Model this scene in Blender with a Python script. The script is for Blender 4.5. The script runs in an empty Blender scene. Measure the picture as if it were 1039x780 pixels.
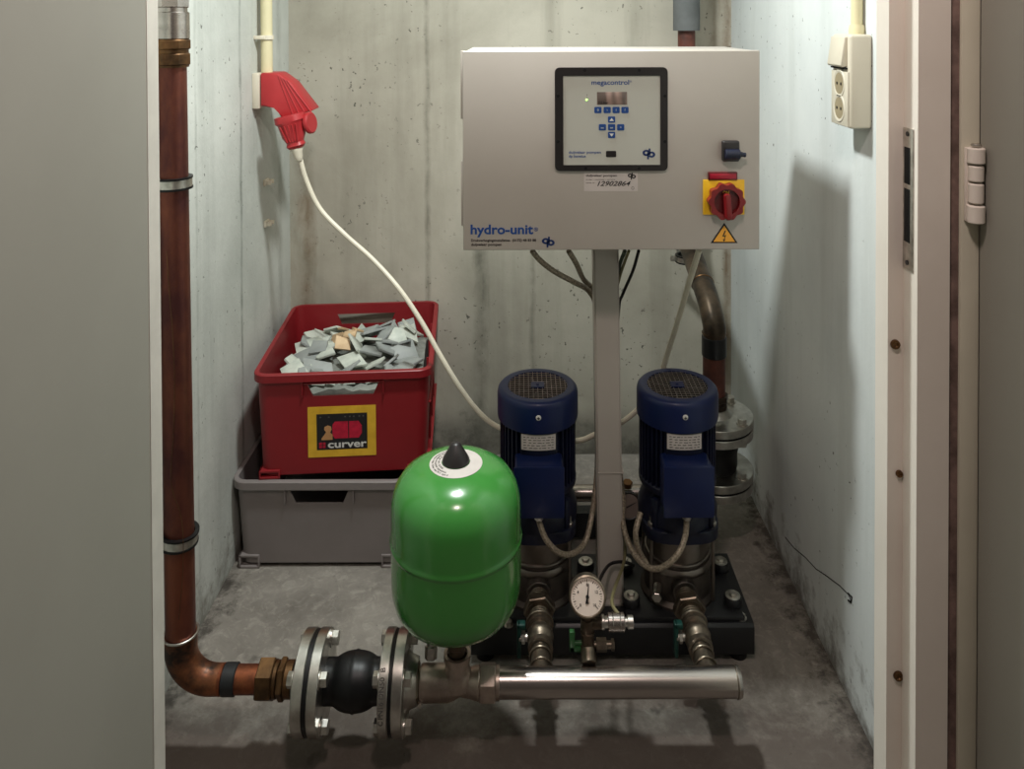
import bpy, bmesh, math, random
from mathutils import Vector, Matrix, Euler
random.seed(7)
PI = math.pi
C = bpy.context.scene.collection
sc = bpy.context.scene

# ------------------------------------------------------------------ camera
H = 1.40
F = 800.0
PPX, PPY = 530.0, 32.0
ROT = Euler((PI/2 - 0.015, 0, 0)).to_matrix() @ Matrix.Rotation(-0.003, 3, 'Z')
cam_d = bpy.data.cameras.new('camera')
cam = bpy.data.objects.new('camera', cam_d)
C.objects.link(cam)
cam.matrix_world = Matrix.Translation((0, 0, H)) @ ROT.to_4x4()
cam_d.sensor_fit = 'HORIZONTAL'
cam_d.sensor_width = 36.0
cam_d.lens = F/1039*36.0
cam_d.shift_x = -(PPX - 519.5)/1039
cam_d.shift_y = -(390 - PPY)/1039
cam_d.clip_start = 0.02
sc.camera = cam

def ray(px, py):
    return ROT @ Vector(((px-PPX)/F, -(py-PPY)/F, -1))
def P(px, py, d):
    r = ray(px, py); r = r*(d/r.y)
    return Vector((r.x, r.y, r.z + H))

# ------------------------------------------------------------------ materials
def rgb(r, g, b):
    f = lambda c: (c/255/12.92) if c/255 <= .04045 else ((c/255+.055)/1.055)**2.4
    return (f(r), f(g), f(b), 1)
def nodes(name):
    m = bpy.data.materials.new(name); m.use_nodes = True
    nt = m.node_tree; b = nt.nodes['Principled BSDF']
    return m, nt, b
def N(nt, t, **k):
    n = nt.nodes.new(t)
    for a, v in k.items():
        if a in n.inputs: n.inputs[a].default_value = v
        else: setattr(n, a, v)
    return n
def noise(nt, scale, detail=4, rough=.6, vec=None, stretch=None, dist=0):
    n = N(nt, 'ShaderNodeTexNoise'); n.inputs['Scale'].default_value = scale
    n.inputs['Detail'].default_value = detail; n.inputs['Roughness'].default_value = rough
    n.inputs['Distortion'].default_value = dist
    tc = N(nt, 'ShaderNodeTexCoord')
    mp = N(nt, 'ShaderNodeMapping')
    nt.links.new(tc.outputs['Object'], mp.inputs['Vector'])
    if stretch: mp.inputs['Scale'].default_value = stretch
    nt.links.new(mp.outputs[0], n.inputs['Vector'])
    return n
def ramp(nt, src, stops):
    r = N(nt, 'ShaderNodeValToRGB')
    e = r.color_ramp.elements
    e[0].position, e[0].color = stops[0]
    e[1].position, e[1].color = stops[1]
    for p, c in stops[2:]:
        x = e.new(p); x.color = c
    nt.links.new(src, r.inputs['Fac'])
    return r
def mix(nt, fac, a, b, mode='MIX'):
    m = N(nt, 'ShaderNodeMix', data_type='RGBA', blend_type=mode)
    for sock, v in ((m.inputs['Factor'], fac), (m.inputs['A'], a), (m.inputs['B'], b)):
        if isinstance(v, bpy.types.NodeSocket): nt.links.new(v, sock)
        else: sock.default_value = v
    return m.outputs['Result']
def bump(nt, b, src, strength, dist=.002):
    bp = N(nt, 'ShaderNodeBump'); bp.inputs['Strength'].default_value = strength
    bp.inputs['Distance'].default_value = dist
    nt.links.new(src, bp.inputs['Height']); nt.links.new(bp.outputs[0], b.inputs['Normal'])
G0 = (0, 0, 0, 1); G1 = (1, 1, 1, 1)
def pmat(name, c, c2=None, rough=.5, metal=0., scale=20, amount=1., bmp=0., bscale=None, coat=0., stretch=None, spec=None, rvar=0.0, lo=.35, hi=.65, aniso=0):
    m, nt, b = nodes(name)
    b.inputs['Roughness'].default_value = rough
    b.inputs['Metallic'].default_value = metal
    b.inputs['Coat Weight'].default_value = coat
    b.inputs['Coat Roughness'].default_value = .12
    if spec is not None: b.inputs['Specular IOR Level'].default_value = spec
    if c2 is None: c2 = tuple(min(1, x*.88) for x in c[:3]) + (1,)
    n = noise(nt, scale, 6, .6, stretch=stretch)
    r = ramp(nt, n.outputs['Fac'], [(lo, c), (hi, c2)])
    nt.links.new(r.outputs[0], b.inputs['Base Color'])
    if rvar:
        mr = N(nt, 'ShaderNodeMapRange')
        mr.inputs['To Min'].default_value = max(.02, rough-rvar); mr.inputs['To Max'].default_value = min(1, rough+rvar)
        nt.links.new(n.outputs['Fac'], mr.inputs['Value']); nt.links.new(mr.outputs[0], b.inputs['Roughness'])
    if bmp:
        n2 = noise(nt, bscale or scale*3, 5, .6, stretch=stretch)
        bump(nt, b, n2.outputs['Fac'], bmp, .001)
    return m

def wall_mat(name, base, light, streak, pore, big=2.2, stain=None, patch_amt=.5, bstr=.35, pore_t=.69, seams_shade=()):
    m, nt, b = nodes(name)
    b.inputs['Roughness'].default_value = .85
    b.inputs['Specular IOR Level'].default_value = .25
    n1 = noise(nt, big, 7, .62, dist=.3)
    r1 = ramp(nt, n1.outputs['Fac'], [(.35, base), (.65, light)])
    n2 = noise(nt, 1.0, 6, .6, stretch=(9, 9, .7), dist=.15)
    r2 = ramp(nt, n2.outputs['Fac'], [(.50, G0), (.72, (patch_amt,)*3+(1,))])
    c = mix(nt, r2.outputs[0], r1.outputs[0], streak)
    n3 = noise(nt, 70, 3, .5)
    r3 = ramp(nt, n3.outputs['Fac'], [(pore_t, G0), (pore_t+.04, (.85,)*3+(1,))])
    n4 = noise(nt, 3.5, 3, .5)
    r4 = ramp(nt, n4.outputs['Fac'], [(.42, G0), (.6, G1)])
    pf = mix(nt, 1.0, r3.outputs[0], r4.outputs[0], 'MULTIPLY')
    c = mix(nt, pf, c, pore)
    # grime that collects near the floor
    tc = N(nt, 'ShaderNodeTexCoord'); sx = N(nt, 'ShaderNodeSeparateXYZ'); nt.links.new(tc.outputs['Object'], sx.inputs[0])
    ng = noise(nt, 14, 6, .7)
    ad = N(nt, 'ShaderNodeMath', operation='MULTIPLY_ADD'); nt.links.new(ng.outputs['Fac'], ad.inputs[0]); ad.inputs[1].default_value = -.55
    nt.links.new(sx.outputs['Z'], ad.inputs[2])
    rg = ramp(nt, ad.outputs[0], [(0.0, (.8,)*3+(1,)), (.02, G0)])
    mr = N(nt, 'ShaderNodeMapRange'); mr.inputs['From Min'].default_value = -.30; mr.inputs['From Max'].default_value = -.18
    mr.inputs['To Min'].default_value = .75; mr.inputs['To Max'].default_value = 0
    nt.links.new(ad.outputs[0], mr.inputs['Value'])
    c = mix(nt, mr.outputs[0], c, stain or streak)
    for (axis, pos, wid, col, amt, zlo, zhi) in seams_shade:
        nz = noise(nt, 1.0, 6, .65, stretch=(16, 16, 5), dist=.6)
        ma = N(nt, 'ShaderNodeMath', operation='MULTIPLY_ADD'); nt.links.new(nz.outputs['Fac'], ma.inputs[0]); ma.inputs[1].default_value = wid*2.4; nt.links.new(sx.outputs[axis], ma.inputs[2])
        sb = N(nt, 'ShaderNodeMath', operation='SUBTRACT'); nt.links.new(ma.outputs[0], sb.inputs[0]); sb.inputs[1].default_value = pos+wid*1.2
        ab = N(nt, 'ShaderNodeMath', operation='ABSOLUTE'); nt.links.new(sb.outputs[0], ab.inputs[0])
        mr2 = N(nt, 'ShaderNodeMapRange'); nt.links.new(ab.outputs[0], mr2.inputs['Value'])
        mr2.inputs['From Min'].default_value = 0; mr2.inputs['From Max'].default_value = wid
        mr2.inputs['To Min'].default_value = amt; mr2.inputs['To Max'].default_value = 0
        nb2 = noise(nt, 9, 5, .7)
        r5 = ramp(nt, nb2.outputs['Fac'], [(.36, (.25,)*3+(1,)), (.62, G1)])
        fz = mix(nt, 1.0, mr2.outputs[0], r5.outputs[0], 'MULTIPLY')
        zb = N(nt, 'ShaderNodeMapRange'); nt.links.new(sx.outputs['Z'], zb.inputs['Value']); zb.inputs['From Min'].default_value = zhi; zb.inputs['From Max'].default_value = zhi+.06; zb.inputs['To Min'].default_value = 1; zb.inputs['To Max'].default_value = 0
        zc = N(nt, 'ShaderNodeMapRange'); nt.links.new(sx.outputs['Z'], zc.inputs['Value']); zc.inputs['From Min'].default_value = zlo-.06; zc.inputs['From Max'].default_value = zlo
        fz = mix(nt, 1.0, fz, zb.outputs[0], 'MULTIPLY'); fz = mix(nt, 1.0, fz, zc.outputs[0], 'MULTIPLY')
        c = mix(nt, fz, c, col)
    nt.links.new(c, b.inputs['Base Color'])
    h = mix(nt, .35, n1.outputs['Fac'], noise(nt, 55, 5, .6).outputs['Fac'])
    h2 = mix(nt, pf, h, G0)
    bump(nt, b, h2, bstr, .004)
    return m, nt, b, c

M = {}
M['wall_l'] = wall_mat('painted_concrete_left', rgb(178,181,174), rgb(204,206,199), rgb(124,128,121), rgb(92,92,86), stain=rgb(120,114,104), bstr=.7, patch_amt=.3, pore_t=.685, seams_shade=(('Y', 2.085, .012, rgb(120,124,116), .9, -1, 3), ('Y', 1.80, .01, rgb(140,144,136), .5, -1, 3), ('Y', 2.42, .03, rgb(140,142,132), .5, -1, 3)))[0]
M['wall_r'] = wall_mat('painted_concrete_right', rgb(204,209,208), rgb(218,222,220), rgb(174,178,172), rgb(86,84,78), stain=rgb(96,88,78), patch_amt=.35)[0]
mb_, nt_, b_, c_ = wall_mat('bare_concrete_back', rgb(160,154,140), rgb(190,184,170), rgb(122,117,104), rgb(82,80,72), big=1.7, stain=rgb(84,80,72), patch_amt=.38, bstr=.4, pore_t=.67, seams_shade=(('X', -.305, .012, rgb(112,108,96), .8, -1, 3), ('X', -.135, .03, rgb(104,102,90), .8, -1, .95), ('X', .03, .012, rgb(104,102,90), .6, -1, .95), ('X', -.70, .045, rgb(116,98,76), .8, .45, .95), ('X', .655, .02, rgb(112,86,58), .8, -1, 3), ('X', .62, .03, rgb(130,112,90), .6, .95, 3)))  # tan band high at the right is the riser pipe's shadow, painted in
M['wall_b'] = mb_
# darker band in the concrete low down on the back wall, and a rust-brown run mark in the corner
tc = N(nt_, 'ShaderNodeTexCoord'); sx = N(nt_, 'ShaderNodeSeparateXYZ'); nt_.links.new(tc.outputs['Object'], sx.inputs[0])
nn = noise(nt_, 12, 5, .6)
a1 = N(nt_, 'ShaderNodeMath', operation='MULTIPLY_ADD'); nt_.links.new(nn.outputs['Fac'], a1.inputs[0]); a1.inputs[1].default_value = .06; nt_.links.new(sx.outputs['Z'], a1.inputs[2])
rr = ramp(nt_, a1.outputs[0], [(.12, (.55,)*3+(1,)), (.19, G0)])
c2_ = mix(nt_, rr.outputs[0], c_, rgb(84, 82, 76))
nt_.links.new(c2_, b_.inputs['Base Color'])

def floor_mat():
    m, nt, b = nodes('dusty_concrete_floor')
    n1 = noise(nt, 4.5, 10, .74, dist=.3)
    r1 = ramp(nt, n1.outputs['Fac'], [(.30, rgb(104,98,91)), (.70, rgb(146,140,131))])
    n2 = noise(nt, 34, 8, .78, dist=.8)
    r2 = ramp(nt, n2.outputs['Fac'], [(.50, G0), (.75, (.5,)*3+(1,))])
    c = mix(nt, r2.outputs[0], r1.outputs[0], rgb(186,180,168))
    n3 = noise(nt, 1.7, 5, .6)
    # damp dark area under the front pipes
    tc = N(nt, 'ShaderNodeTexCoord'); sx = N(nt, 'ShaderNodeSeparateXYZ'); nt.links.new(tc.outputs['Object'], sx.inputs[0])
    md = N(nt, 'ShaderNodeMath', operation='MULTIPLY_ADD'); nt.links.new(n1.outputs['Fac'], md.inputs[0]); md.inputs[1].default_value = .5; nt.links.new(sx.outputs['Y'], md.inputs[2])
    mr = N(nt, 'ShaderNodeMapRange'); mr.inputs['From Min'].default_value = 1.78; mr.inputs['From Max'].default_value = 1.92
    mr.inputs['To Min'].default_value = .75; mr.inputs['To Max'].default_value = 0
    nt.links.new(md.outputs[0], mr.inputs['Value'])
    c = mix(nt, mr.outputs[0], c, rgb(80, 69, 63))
    n5 = noise(nt, 9, 4, .5)
    r5 = ramp(nt, n5.outputs['Fac'], [(.68, G0), (.72, (.6,)*3+(1,))])
    c = mix(nt, r5.outputs[0], c, rgb(66, 60, 55))
    n4 = noise(nt, 90, 3, .5)
    r4 = ramp(nt, n4.outputs['Fac'], [(.70, G0), (.74, (.6,)*3+(1,))])
    c = mix(nt, r4.outputs[0], c, rgb(70,64,58))
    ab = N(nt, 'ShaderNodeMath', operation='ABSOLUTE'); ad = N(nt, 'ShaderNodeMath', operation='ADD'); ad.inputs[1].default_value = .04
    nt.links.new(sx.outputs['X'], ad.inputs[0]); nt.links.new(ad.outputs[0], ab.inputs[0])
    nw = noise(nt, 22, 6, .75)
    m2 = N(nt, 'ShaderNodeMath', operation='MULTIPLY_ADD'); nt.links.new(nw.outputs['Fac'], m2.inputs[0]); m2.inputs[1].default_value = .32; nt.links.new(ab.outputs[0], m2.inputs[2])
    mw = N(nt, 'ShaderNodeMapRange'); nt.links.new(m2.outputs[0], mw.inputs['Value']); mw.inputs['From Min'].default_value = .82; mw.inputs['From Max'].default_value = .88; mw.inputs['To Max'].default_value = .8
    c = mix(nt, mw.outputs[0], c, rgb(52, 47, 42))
    nt.links.new(c, b.inputs['Base Color'])
    b.inputs['Roughness'].default_value = .8
    b.inputs['Specular IOR Level'].default_value = .3
    bump(nt, b, mix(nt, .5, n1.outputs['Fac'], n2.outputs['Fac']), .6, .006)
    return m
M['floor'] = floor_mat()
M['ceiling'] = pmat('painted_ceiling', rgb(205,205,198), rough=.9)
M['frame'] = pmat('cream_door_frame_paint', rgb(234,227,216), rgb(224,216,204), rough=.5, scale=4, bmp=.08, bscale=60)
M['frame_gap_shade'] = pmat('shaded_brown_frame_gap', rgb(138,114,106), rgb(92,74,68), rough=.8, scale=40)  # brownish shadow of the gap beside the frame, put into the colour
M['edge_cream'] = pmat('cream_leaf_edge_paint', rgb(214,210,190), rgb(204,200,180), rough=.5, scale=6)
M['leaf'] = pmat('grey_door_leaf_paint', rgb(150,148,138), rgb(143,141,131), rough=.55, scale=2)
M['leaf_edge'] = pmat('leaf_edge_light_grey', rgb(208,204,194), rough=.5)
M['cab'] = pmat('cabinet_textured_grey_paint', rgb(178,171,162), rgb(173,166,157), rough=.45, scale=3, bmp=.06, bscale=260)
M['cab_white'] = pmat('panel_pale_grey_film', rgb(184,184,174), rgb(180,180,170), rough=.4, scale=2)
M['post'] = pmat('post_grey_paint', rgb(176,168,160), rgb(170,162,154), rough=.5, scale=3)
M['black_pl'] = pmat('black_plastic', rgb(34,30,30), rough=.4, scale=9)
M['rubber'] = pmat('black_rubber', rgb(9,9,10), rgb(13,13,14), rough=.42, spec=.35, scale=15, bmp=.05)
M['blue'] = pmat('navy_blue_enamel', rgb(13,28,72), rgb(11,24,62), rough=.42, scale=6, coat=.08, spec=.35)
M['blue_dark'] = pmat('dark_navy_cast_paint', rgb(9,16,42), rgb(7,13,34), rough=.42, scale=12)
M['dark_hole'] = pmat('dark_fan_cavity', rgb(8,8,10), rough=.9)
M['print_blue'] = pmat('print_blue', rgb(18,66,132), rough=.5)
M['logo_navy'] = pmat('logo_navy', rgb(14,44,96), rough=.5)
M['print_black'] = pmat('print_black', rgb(22,20,20), rough=.6)
M['print_grey'] = pmat('print_grey', rgb(88,84,80), rough=.6)
M['print_white'] = pmat('print_white', rgb(214,212,206), rough=.6)
M['paper'] = pmat('sticker_paper', rgb(200,192,186), rough=.6)
M['red_sw'] = pmat('switch_red', rgb(122,22,26), rgb(112,18,22), rough=.35, scale=30)
M['red_dk'] = pmat('switch_dark_red', rgb(92,12,18), rough=.4)
M['red_lens'] = pmat('indicator_red', rgb(158,22,44), rough=.3)
M['yellow'] = pmat('switch_yellow', rgb(238,186,34), rough=.4)
M['warn'] = pmat('warning_orange_yellow', rgb(240,172,60), rough=.5)
M['copper'] = pmat('aged_copper', rgb(130,76,57), rgb(84,48,46), rough=.42, metal=.75, scale=9, lo=.40, hi=.60, bmp=.08, bscale=40, rvar=.12, stretch=(1,1,.45))
M['copper_new'] = pmat('bright_copper', rgb(168,98,64), rgb(96,56,44), rough=.36, metal=.85, scale=24, rvar=.1)
M['copper_rust'] = pmat('red_brown_primer_pipe', rgb(112,62,50), rgb(74,44,38), rough=.55, metal=.2, scale=22)
M['patina'] = pmat('dark_patina_copper', rgb(104,88,72), rgb(52,46,40), rough=.4, metal=.75, scale=16, rvar=.15)
M['elbow_copper'] = pmat('heat_stained_copper', rgb(158,98,64), rgb(58,46,40), rough=.40, metal=.75, scale=11, rvar=.12, lo=.42, hi=.58)
M['steel_fit'] = pmat('satin_steel_fitting', rgb(200,184,172), rgb(160,146,136), rough=.42, metal=.95, scale=26, bmp=.08, bscale=110)
M['brass'] = pmat('aged_brass', rgb(128,94,62), rgb(74,56,40), rough=.38, metal=.9, scale=24, rvar=.12)
M['steel'] = pmat('brushed_steel', rgb(176,172,166), rgb(146,142,138), rough=.27, metal=1, scale=30, stretch=(1,14,14), rvar=.06)
M['chrome'] = pmat('stainless_tube', rgb(192,184,178), rgb(174,166,160), rough=.26, metal=1, scale=8, stretch=(.3,8,8), rvar=.05)
M['zinc'] = pmat('zinc_plated', rgb(216,212,204), rgb(176,172,164), rough=.34, metal=1, scale=60)
M['flange'] = pmat('machined_flange_steel', rgb(214,211,204), rgb(172,169,162), rough=.3, metal=1, scale=26, bmp=.05, bscale=90)
M['cast'] = pmat('cast_fitting_steel', rgb(150,138,122), rgb(104,94,82), rough=.38, metal=.95, scale=30, bmp=.15, bscale=120)
M['cast_dark'] = pmat('dark_cast_iron', rgb(92,84,76), rgb(60,55,50), rough=.5, metal=.6, scale=20, bmp=.1, bscale=90)
M['well'] = pmat('socket_well_tan', rgb(152,138,110), rough=.5)
M['sleeve'] = pmat('satin_pump_sleeve', rgb(150,142,134), rgb(120,112,104), rough=.35, metal=1, scale=12)
M['black_iron'] = pmat('black_painted_iron', rgb(30,31,33), rgb(22,23,25), rough=.42, scale=16, bmp=.06)
M['green'] = pmat('glossy_green_enamel', rgb(62,134,58), rgb(58,128,54), rough=.22, scale=3, coat=.5)
M['green_h'] = pmat('green_handle_plastic', rgb(36,88,42), rough=.45)
M['teal_h'] = pmat('teal_handle_plastic', rgb(14,62,54), rough=.45)
M['red_crate'] = pmat('crate_red_plastic', rgb(134,27,33), rgb(126,24,30), rough=.42, scale=5)
M['grey_crate'] = pmat('crate_grey_plastic', rgb(130,122,120), rgb(122,115,112), rough=.5, scale=5)
M['label_yellow'] = pmat('label_yellow', rgb(226,180,52), rgb(206,160,40), rough=.55, scale=25)
M['label_black'] = pmat('label_black', rgb(28,26,28), rough=.5)
M['label_crate'] = pmat('label_print_red', rgb(196,26,58), rgb(160,18,46), rough=.5, scale=60)
M['label_tan'] = pmat('label_print_tan', rgb(190,140,92), rough=.6)
M['cee'] = pmat('plug_red_plastic', rgb(172,44,48), rgb(160,38,42), rough=.42, scale=8)
M['cream'] = pmat('cream_plastic', rgb(214,204,166), rgb(204,194,156), rough=.5, scale=8)
M['ivory'] = pmat('ivory_socket_plastic', rgb(204,196,178), rgb(198,190,172), rough=.4, scale=5)
M['white_cable'] = pmat('off_white_cable', rgb(222,214,194), rough=.45)
M['braid'] = pmat('braided_hose', rgb(172,158,138), rgb(104,94,80), rough=.5, metal=.3, scale=220, bmp=.4, bscale=260)
M['olive'] = pmat('olive_yellow_tube', rgb(118,110,76), rough=.5)
M['green_cable'] = pmat('dark_green_braid', rgb(74,84,70), rgb(50,58,48), rough=.5, scale=200)
M['insul'] = pmat('grey_foam_insulation', rgb(104,106,106), rgb(92,94,94), rough=.8, scale=20)
M['tile_grey'] = pmat('tile_grey_glaze', rgb(150,154,150), rgb(132,136,134), rough=.5, scale=12)
M['tile_white'] = pmat('tile_pale_glaze', rgb(200,204,192), rgb(176,182,172), rough=.5, scale=30)
M['tile_beige'] = pmat('tile_beige_clay', rgb(216,188,150), rgb(196,166,128), rough=.7, scale=30)
M['dial_shaded_dirty'] = pmat('dial_shaded_dirty', rgb(112,98,90), rough=.5)  # rear gauge dial: dirt and the shade behind the post, both in its colour
M['tile_core'] = pmat('tile_dust_core', rgb(142,144,136), rgb(112,114,108), rough=.8, scale=30)
M['dial'] = pmat('dial_white', rgb(232,214,200), rough=.5)
m, nt, b = nodes('lcd_screen'); b.inputs['Roughness'].default_value = .15
n = noise(nt, 60, 1, .3, stretch=(1, 1, .2)); r = ramp(nt, n.outputs['Fac'], [(.4, rgb(96,84,78)), (.6, rgb(150,128,118))])
nt.links.new(r.outputs[0], b.inputs['Base Color']); M['lcd'] = m
m, nt, b = nodes('green_led'); b.inputs['Base Color'].default_value = rgb(190,230,120)
b.inputs['Emission Color'].default_value = rgb(180,255,120); b.inputs['Emission Strength'].default_value = 2.2; M['led'] = m

# ------------------------------------------------------------------ mesh builder
def frame_of(axis):
    z = Vector(axis).normalized()
    x = Vector((1, 0, 0)) if abs(z.x) < .9 else Vector((0, 1, 0))
    y = z.cross(x).normalized(); x = y.cross(z).normalized()
    return Matrix((x, y, z)).transposed()
def catmull(pts, n=8):
    pts = [Vector(p) for p in pts]
    q = [pts[0]*2-pts[1]] + pts + [pts[-1]*2-pts[-2]]
    out = []
    for i in range(1, len(q)-2):
        a, b, c, d = q[i-1], q[i], q[i+1], q[i+2]
        for k in range(n):
            t = k/n
            out.append(.5*((2*b)+(c-a)*t+(2*a-5*b+4*c-d)*t*t+(3*b-a-3*c+d)*t**3))
    out.append(pts[-1]); return out
def wm(o):
    m = o.matrix_basis.copy()
    return (wm(o.parent) @ m) if o.parent else m
class MB:
    def __init__(s): s.v = []; s.f = []; s.m = []
    def add(s, v, f, mi=0):
        o = len(s.v); s.v += [Vector(p) for p in v]
        s.f += [tuple(i+o for i in q) for q in f]; s.m += [mi]*len(f); return s
    def bm(s, bm, mat4=None, mi=0):
        bm.verts.ensure_lookup_table(); bm.verts.index_update()
        v = [(mat4 @ x.co) if mat4 else x.co.copy() for x in bm.verts]
        f = [tuple(x.index for x in q.verts) for q in bm.faces]
        bm.free(); return s.add(v, f, mi)
    def box(s, lo, hi, bev=0, seg=2, mi=0, mat4=None):
        bm = bmesh.new(); bmesh.ops.create_cube(bm, size=1)
        lo, hi = Vector(lo), Vector(hi); c = (lo+hi)/2; d = hi-lo
        for v in bm.verts: v.co = Vector((v.co.x*d.x, v.co.y*d.y, v.co.z*d.z)) + c
        if bev: bmesh.ops.bevel(bm, geom=bm.edges[:], offset=min(bev, min(abs(x) for x in d)*.49), segments=seg, profile=.5, affect='EDGES')
        return s.bm(bm, mat4, mi)
    def lathe(s, prof, org=(0, 0, 0), axis=(0, 0, 1), n=32, mi=0, phase=0):
        R = frame_of(axis); org = Vector(org); v = []; f = []; rings = []
        for (r, z) in prof:
            if r <= 1e-6:
                rings.append([len(v)]); v.append(org + R @ Vector((0, 0, z)))
            else:
                rings.append(list(range(len(v), len(v)+n)))
                for k in range(n):
                    a = 2*PI*k/n + phase
                    v.append(org + R @ Vector((r*math.cos(a), r*math.sin(a), z)))
        for a, b in zip(rings, rings[1:]):
            for k in range(n):
                k2 = (k+1) % n
                if len(a) == 1 and len(b) == 1: continue
                if len(a) == 1: f.append((a[0], b[k2], b[k])) if False else f.append((a[0], b[k], b[k2])[::-1])
                elif len(b) == 1: f.append((a[k], a[k2], b[0]))
                else: f.append((a[k], a[k2], b[k2], b[k]))
        return s.add(v, f, mi)
    def cyl(s, p0, p1, r, r1=None, n=24, bev=0, mi=0, phase=0):
        p0, p1 = Vector(p0), Vector(p1); L = (p1-p0).length; r1 = r if r1 is None else r1
        pr = [(0, 0), (r-bev, 0)] + ([(r, bev)] if bev else []) + ([(r1, L-bev)] if bev else []) + [(r1-bev, L), (0, L)]
        if not bev: pr = [(0, 0), (r, 0), (r1, L), (0, L)]
        return s.lathe(pr, p0, p1-p0, n, mi, phase)
    def hexn(s, p0, p1, r, mi=0, phase=0): return s.cyl(p0, p1, r, n=6, bev=r*.06, mi=mi, phase=phase)
    def torus(s, c, axis, R, r, n=32, k=8, mi=0):
        prof = [(R+r*math.cos(2*PI*i/k), r*math.sin(2*PI*i/k)) for i in range(k+1)]
        return s.lathe(prof, c, axis, n, mi)
    def tube(s, pts, r, n=10, mi=0, cap=True):
        pts = [Vector(p) for p in pts]; v = []; f = []
        t0 = (pts[1]-pts[0]).normalized(); R = frame_of(t0); x = R.col[0].copy()
        for i, p in enumerate(pts):
            t = (pts[min(i+1, len(pts)-1)]-pts[max(i-1, 0)]).normalized()
            x = (x - t*x.dot(t)).normalized(); y = t.cross(x)
            rr = r[i] if isinstance(r, (list, tuple)) else r
            for k in range(n):
                a = 2*PI*k/n; v.append(p + (x*math.cos(a)+y*math.sin(a))*rr)
        for i in range(len(pts)-1):
            for k in range(n):
                k2 = (k+1) % n; f.append((i*n+k, i*n+k2, (i+1)*n+k2, (i+1)*n+k))
        if cap:
            f.append(tuple(range(n))[::-1]); f.append(tuple(range((len(pts)-1)*n, len(pts)*n)))
        return s.add(v, f, mi)
    def prism(s, poly, org, xd, yd, depth, mi=0, bev=0):
        """polygon (x,y) in plane org+xd*x+yd*y, extruded by depth along xd x yd"""
        xd, yd = Vector(xd), Vector(yd); zd = xd.cross(yd).normalized(); org = Vector(org); n = len(poly)
        bm = bmesh.new()
        a = [bm.verts.new(org + xd*x + yd*y) for x, y in poly]
        b = [bm.verts.new(org + xd*x + yd*y + zd*depth) for x, y in poly]
        bm.faces.new(a[::-1]); bm.faces.new(b)
        for i in range(n): bm.faces.new((a[i], a[(i+1) % n], b[(i+1) % n], b[i]))
        if bev: bmesh.ops.bevel(bm, geom=bm.edges[:], offset=bev, segments=2, profile=.5, affect='EDGES')
        bmesh.ops.recalc_face_normals(bm, faces=bm.faces[:])
        return s.bm(bm, None, mi)
    def ringprism(s, outer, inner, org, xd, yd, depth, mi=0):
        xd, yd = Vector(xd), Vector(yd); zd = xd.cross(yd).normalized(); org = Vector(org); n = len(outer)
        q = lambda p, d: org + xd*p[0] + yd*p[1] + zd*d
        v = [q(p, 0) for p in outer] + [q(p, 0) for p in inner] + [q(p, depth) for p in outer] + [q(p, depth) for p in inner]
        f = []
        for i in range(n):
            j = (i+1) % n
            f += [(i, n+i, n+j, j), (2*n+i, 2*n+j, 3*n+j, 3*n+i), (i, j, 2*n+j, 2*n+i), (n+i, 3*n+i, 3*n+j, n+j)]
        return s.add(v, f, mi)
    def build(s, name, mats, parent=None, ang=35, fix=True):
        me = bpy.data.meshes.new(name)
        inv = wm(parent).inverted() if parent else Matrix()
        me.from_pydata([inv @ p for p in s.v], [], s.f)
        for mt in (mats if isinstance(mats, (list, tuple)) else [mats]): me.materials.append(M[mt] if isinstance(mt, str) else mt)
        for p, k in zip(me.polygons, s.m): p.material_index = k
        bm = bmesh.new(); bm.from_mesh(me)
        bmesh.ops.remove_doubles(bm, verts=bm.verts, dist=1e-6)
        if fix: bmesh.ops.recalc_face_normals(bm, faces=bm.faces[:])
        bm.to_mesh(me); bm.free()
        me.polygons.foreach_set('use_smooth', [True]*len(me.polygons))
        me.set_sharp_from_angle(angle=math.radians(ang))
        o = bpy.data.objects.new(name, me); C.objects.link(o)
        if parent: o.parent = parent
        return o
def rrect(w, h, r, k=4, cx=0, cy=0):
    out = []
    for sx, sy, a0 in ((1, 1, 0), (-1, 1, 90), (-1, -1, 180), (1, -1, 270)):
        for i in range(k+1):
            a = math.radians(a0+90*i/k)
            out.append((cx+sx*(w/2-r)+r*math.cos(a), cy+sy*(h/2-r)+r*math.sin(a)))
    return out
def circ(r, n=24, cx=0, cy=0, sy=1): return [(cx+r*math.cos(2*PI*i/n), cy+r*sy*math.sin(2*PI*i/n)) for i in range(n)]

ALL = []
def thing(name, label, cat, loc=(0, 0, 0), rotz=0, group=None):
    o = bpy.data.objects.new(name, None); C.objects.link(o)
    o.empty_display_size = .05
    o.location = loc; o.rotation_euler = (0, 0, rotz)
    o.matrix_world = Matrix.Translation(loc) @ Matrix.Rotation(rotz, 4, 'Z')
    o['label'] = label; o['category'] = cat
    if group: o['group'] = group
    return o
def tag(o, label, cat, group=None):
    o['label'] = label; o['category'] = cat
    if group: o['group'] = group
    return o
def struct(mb, name, mat, parent=None, label=None):
    o = mb.build(name, mat, parent); o['kind'] = 'structure'
    if label: o['label'] = label
    return o
def dup(o, parent=None):
    kids = list(o.children)
    c = o.copy(); C.objects.link(c)
    if parent: c.parent = parent
    for k in kids: dup(k, c)
    return c

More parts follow.
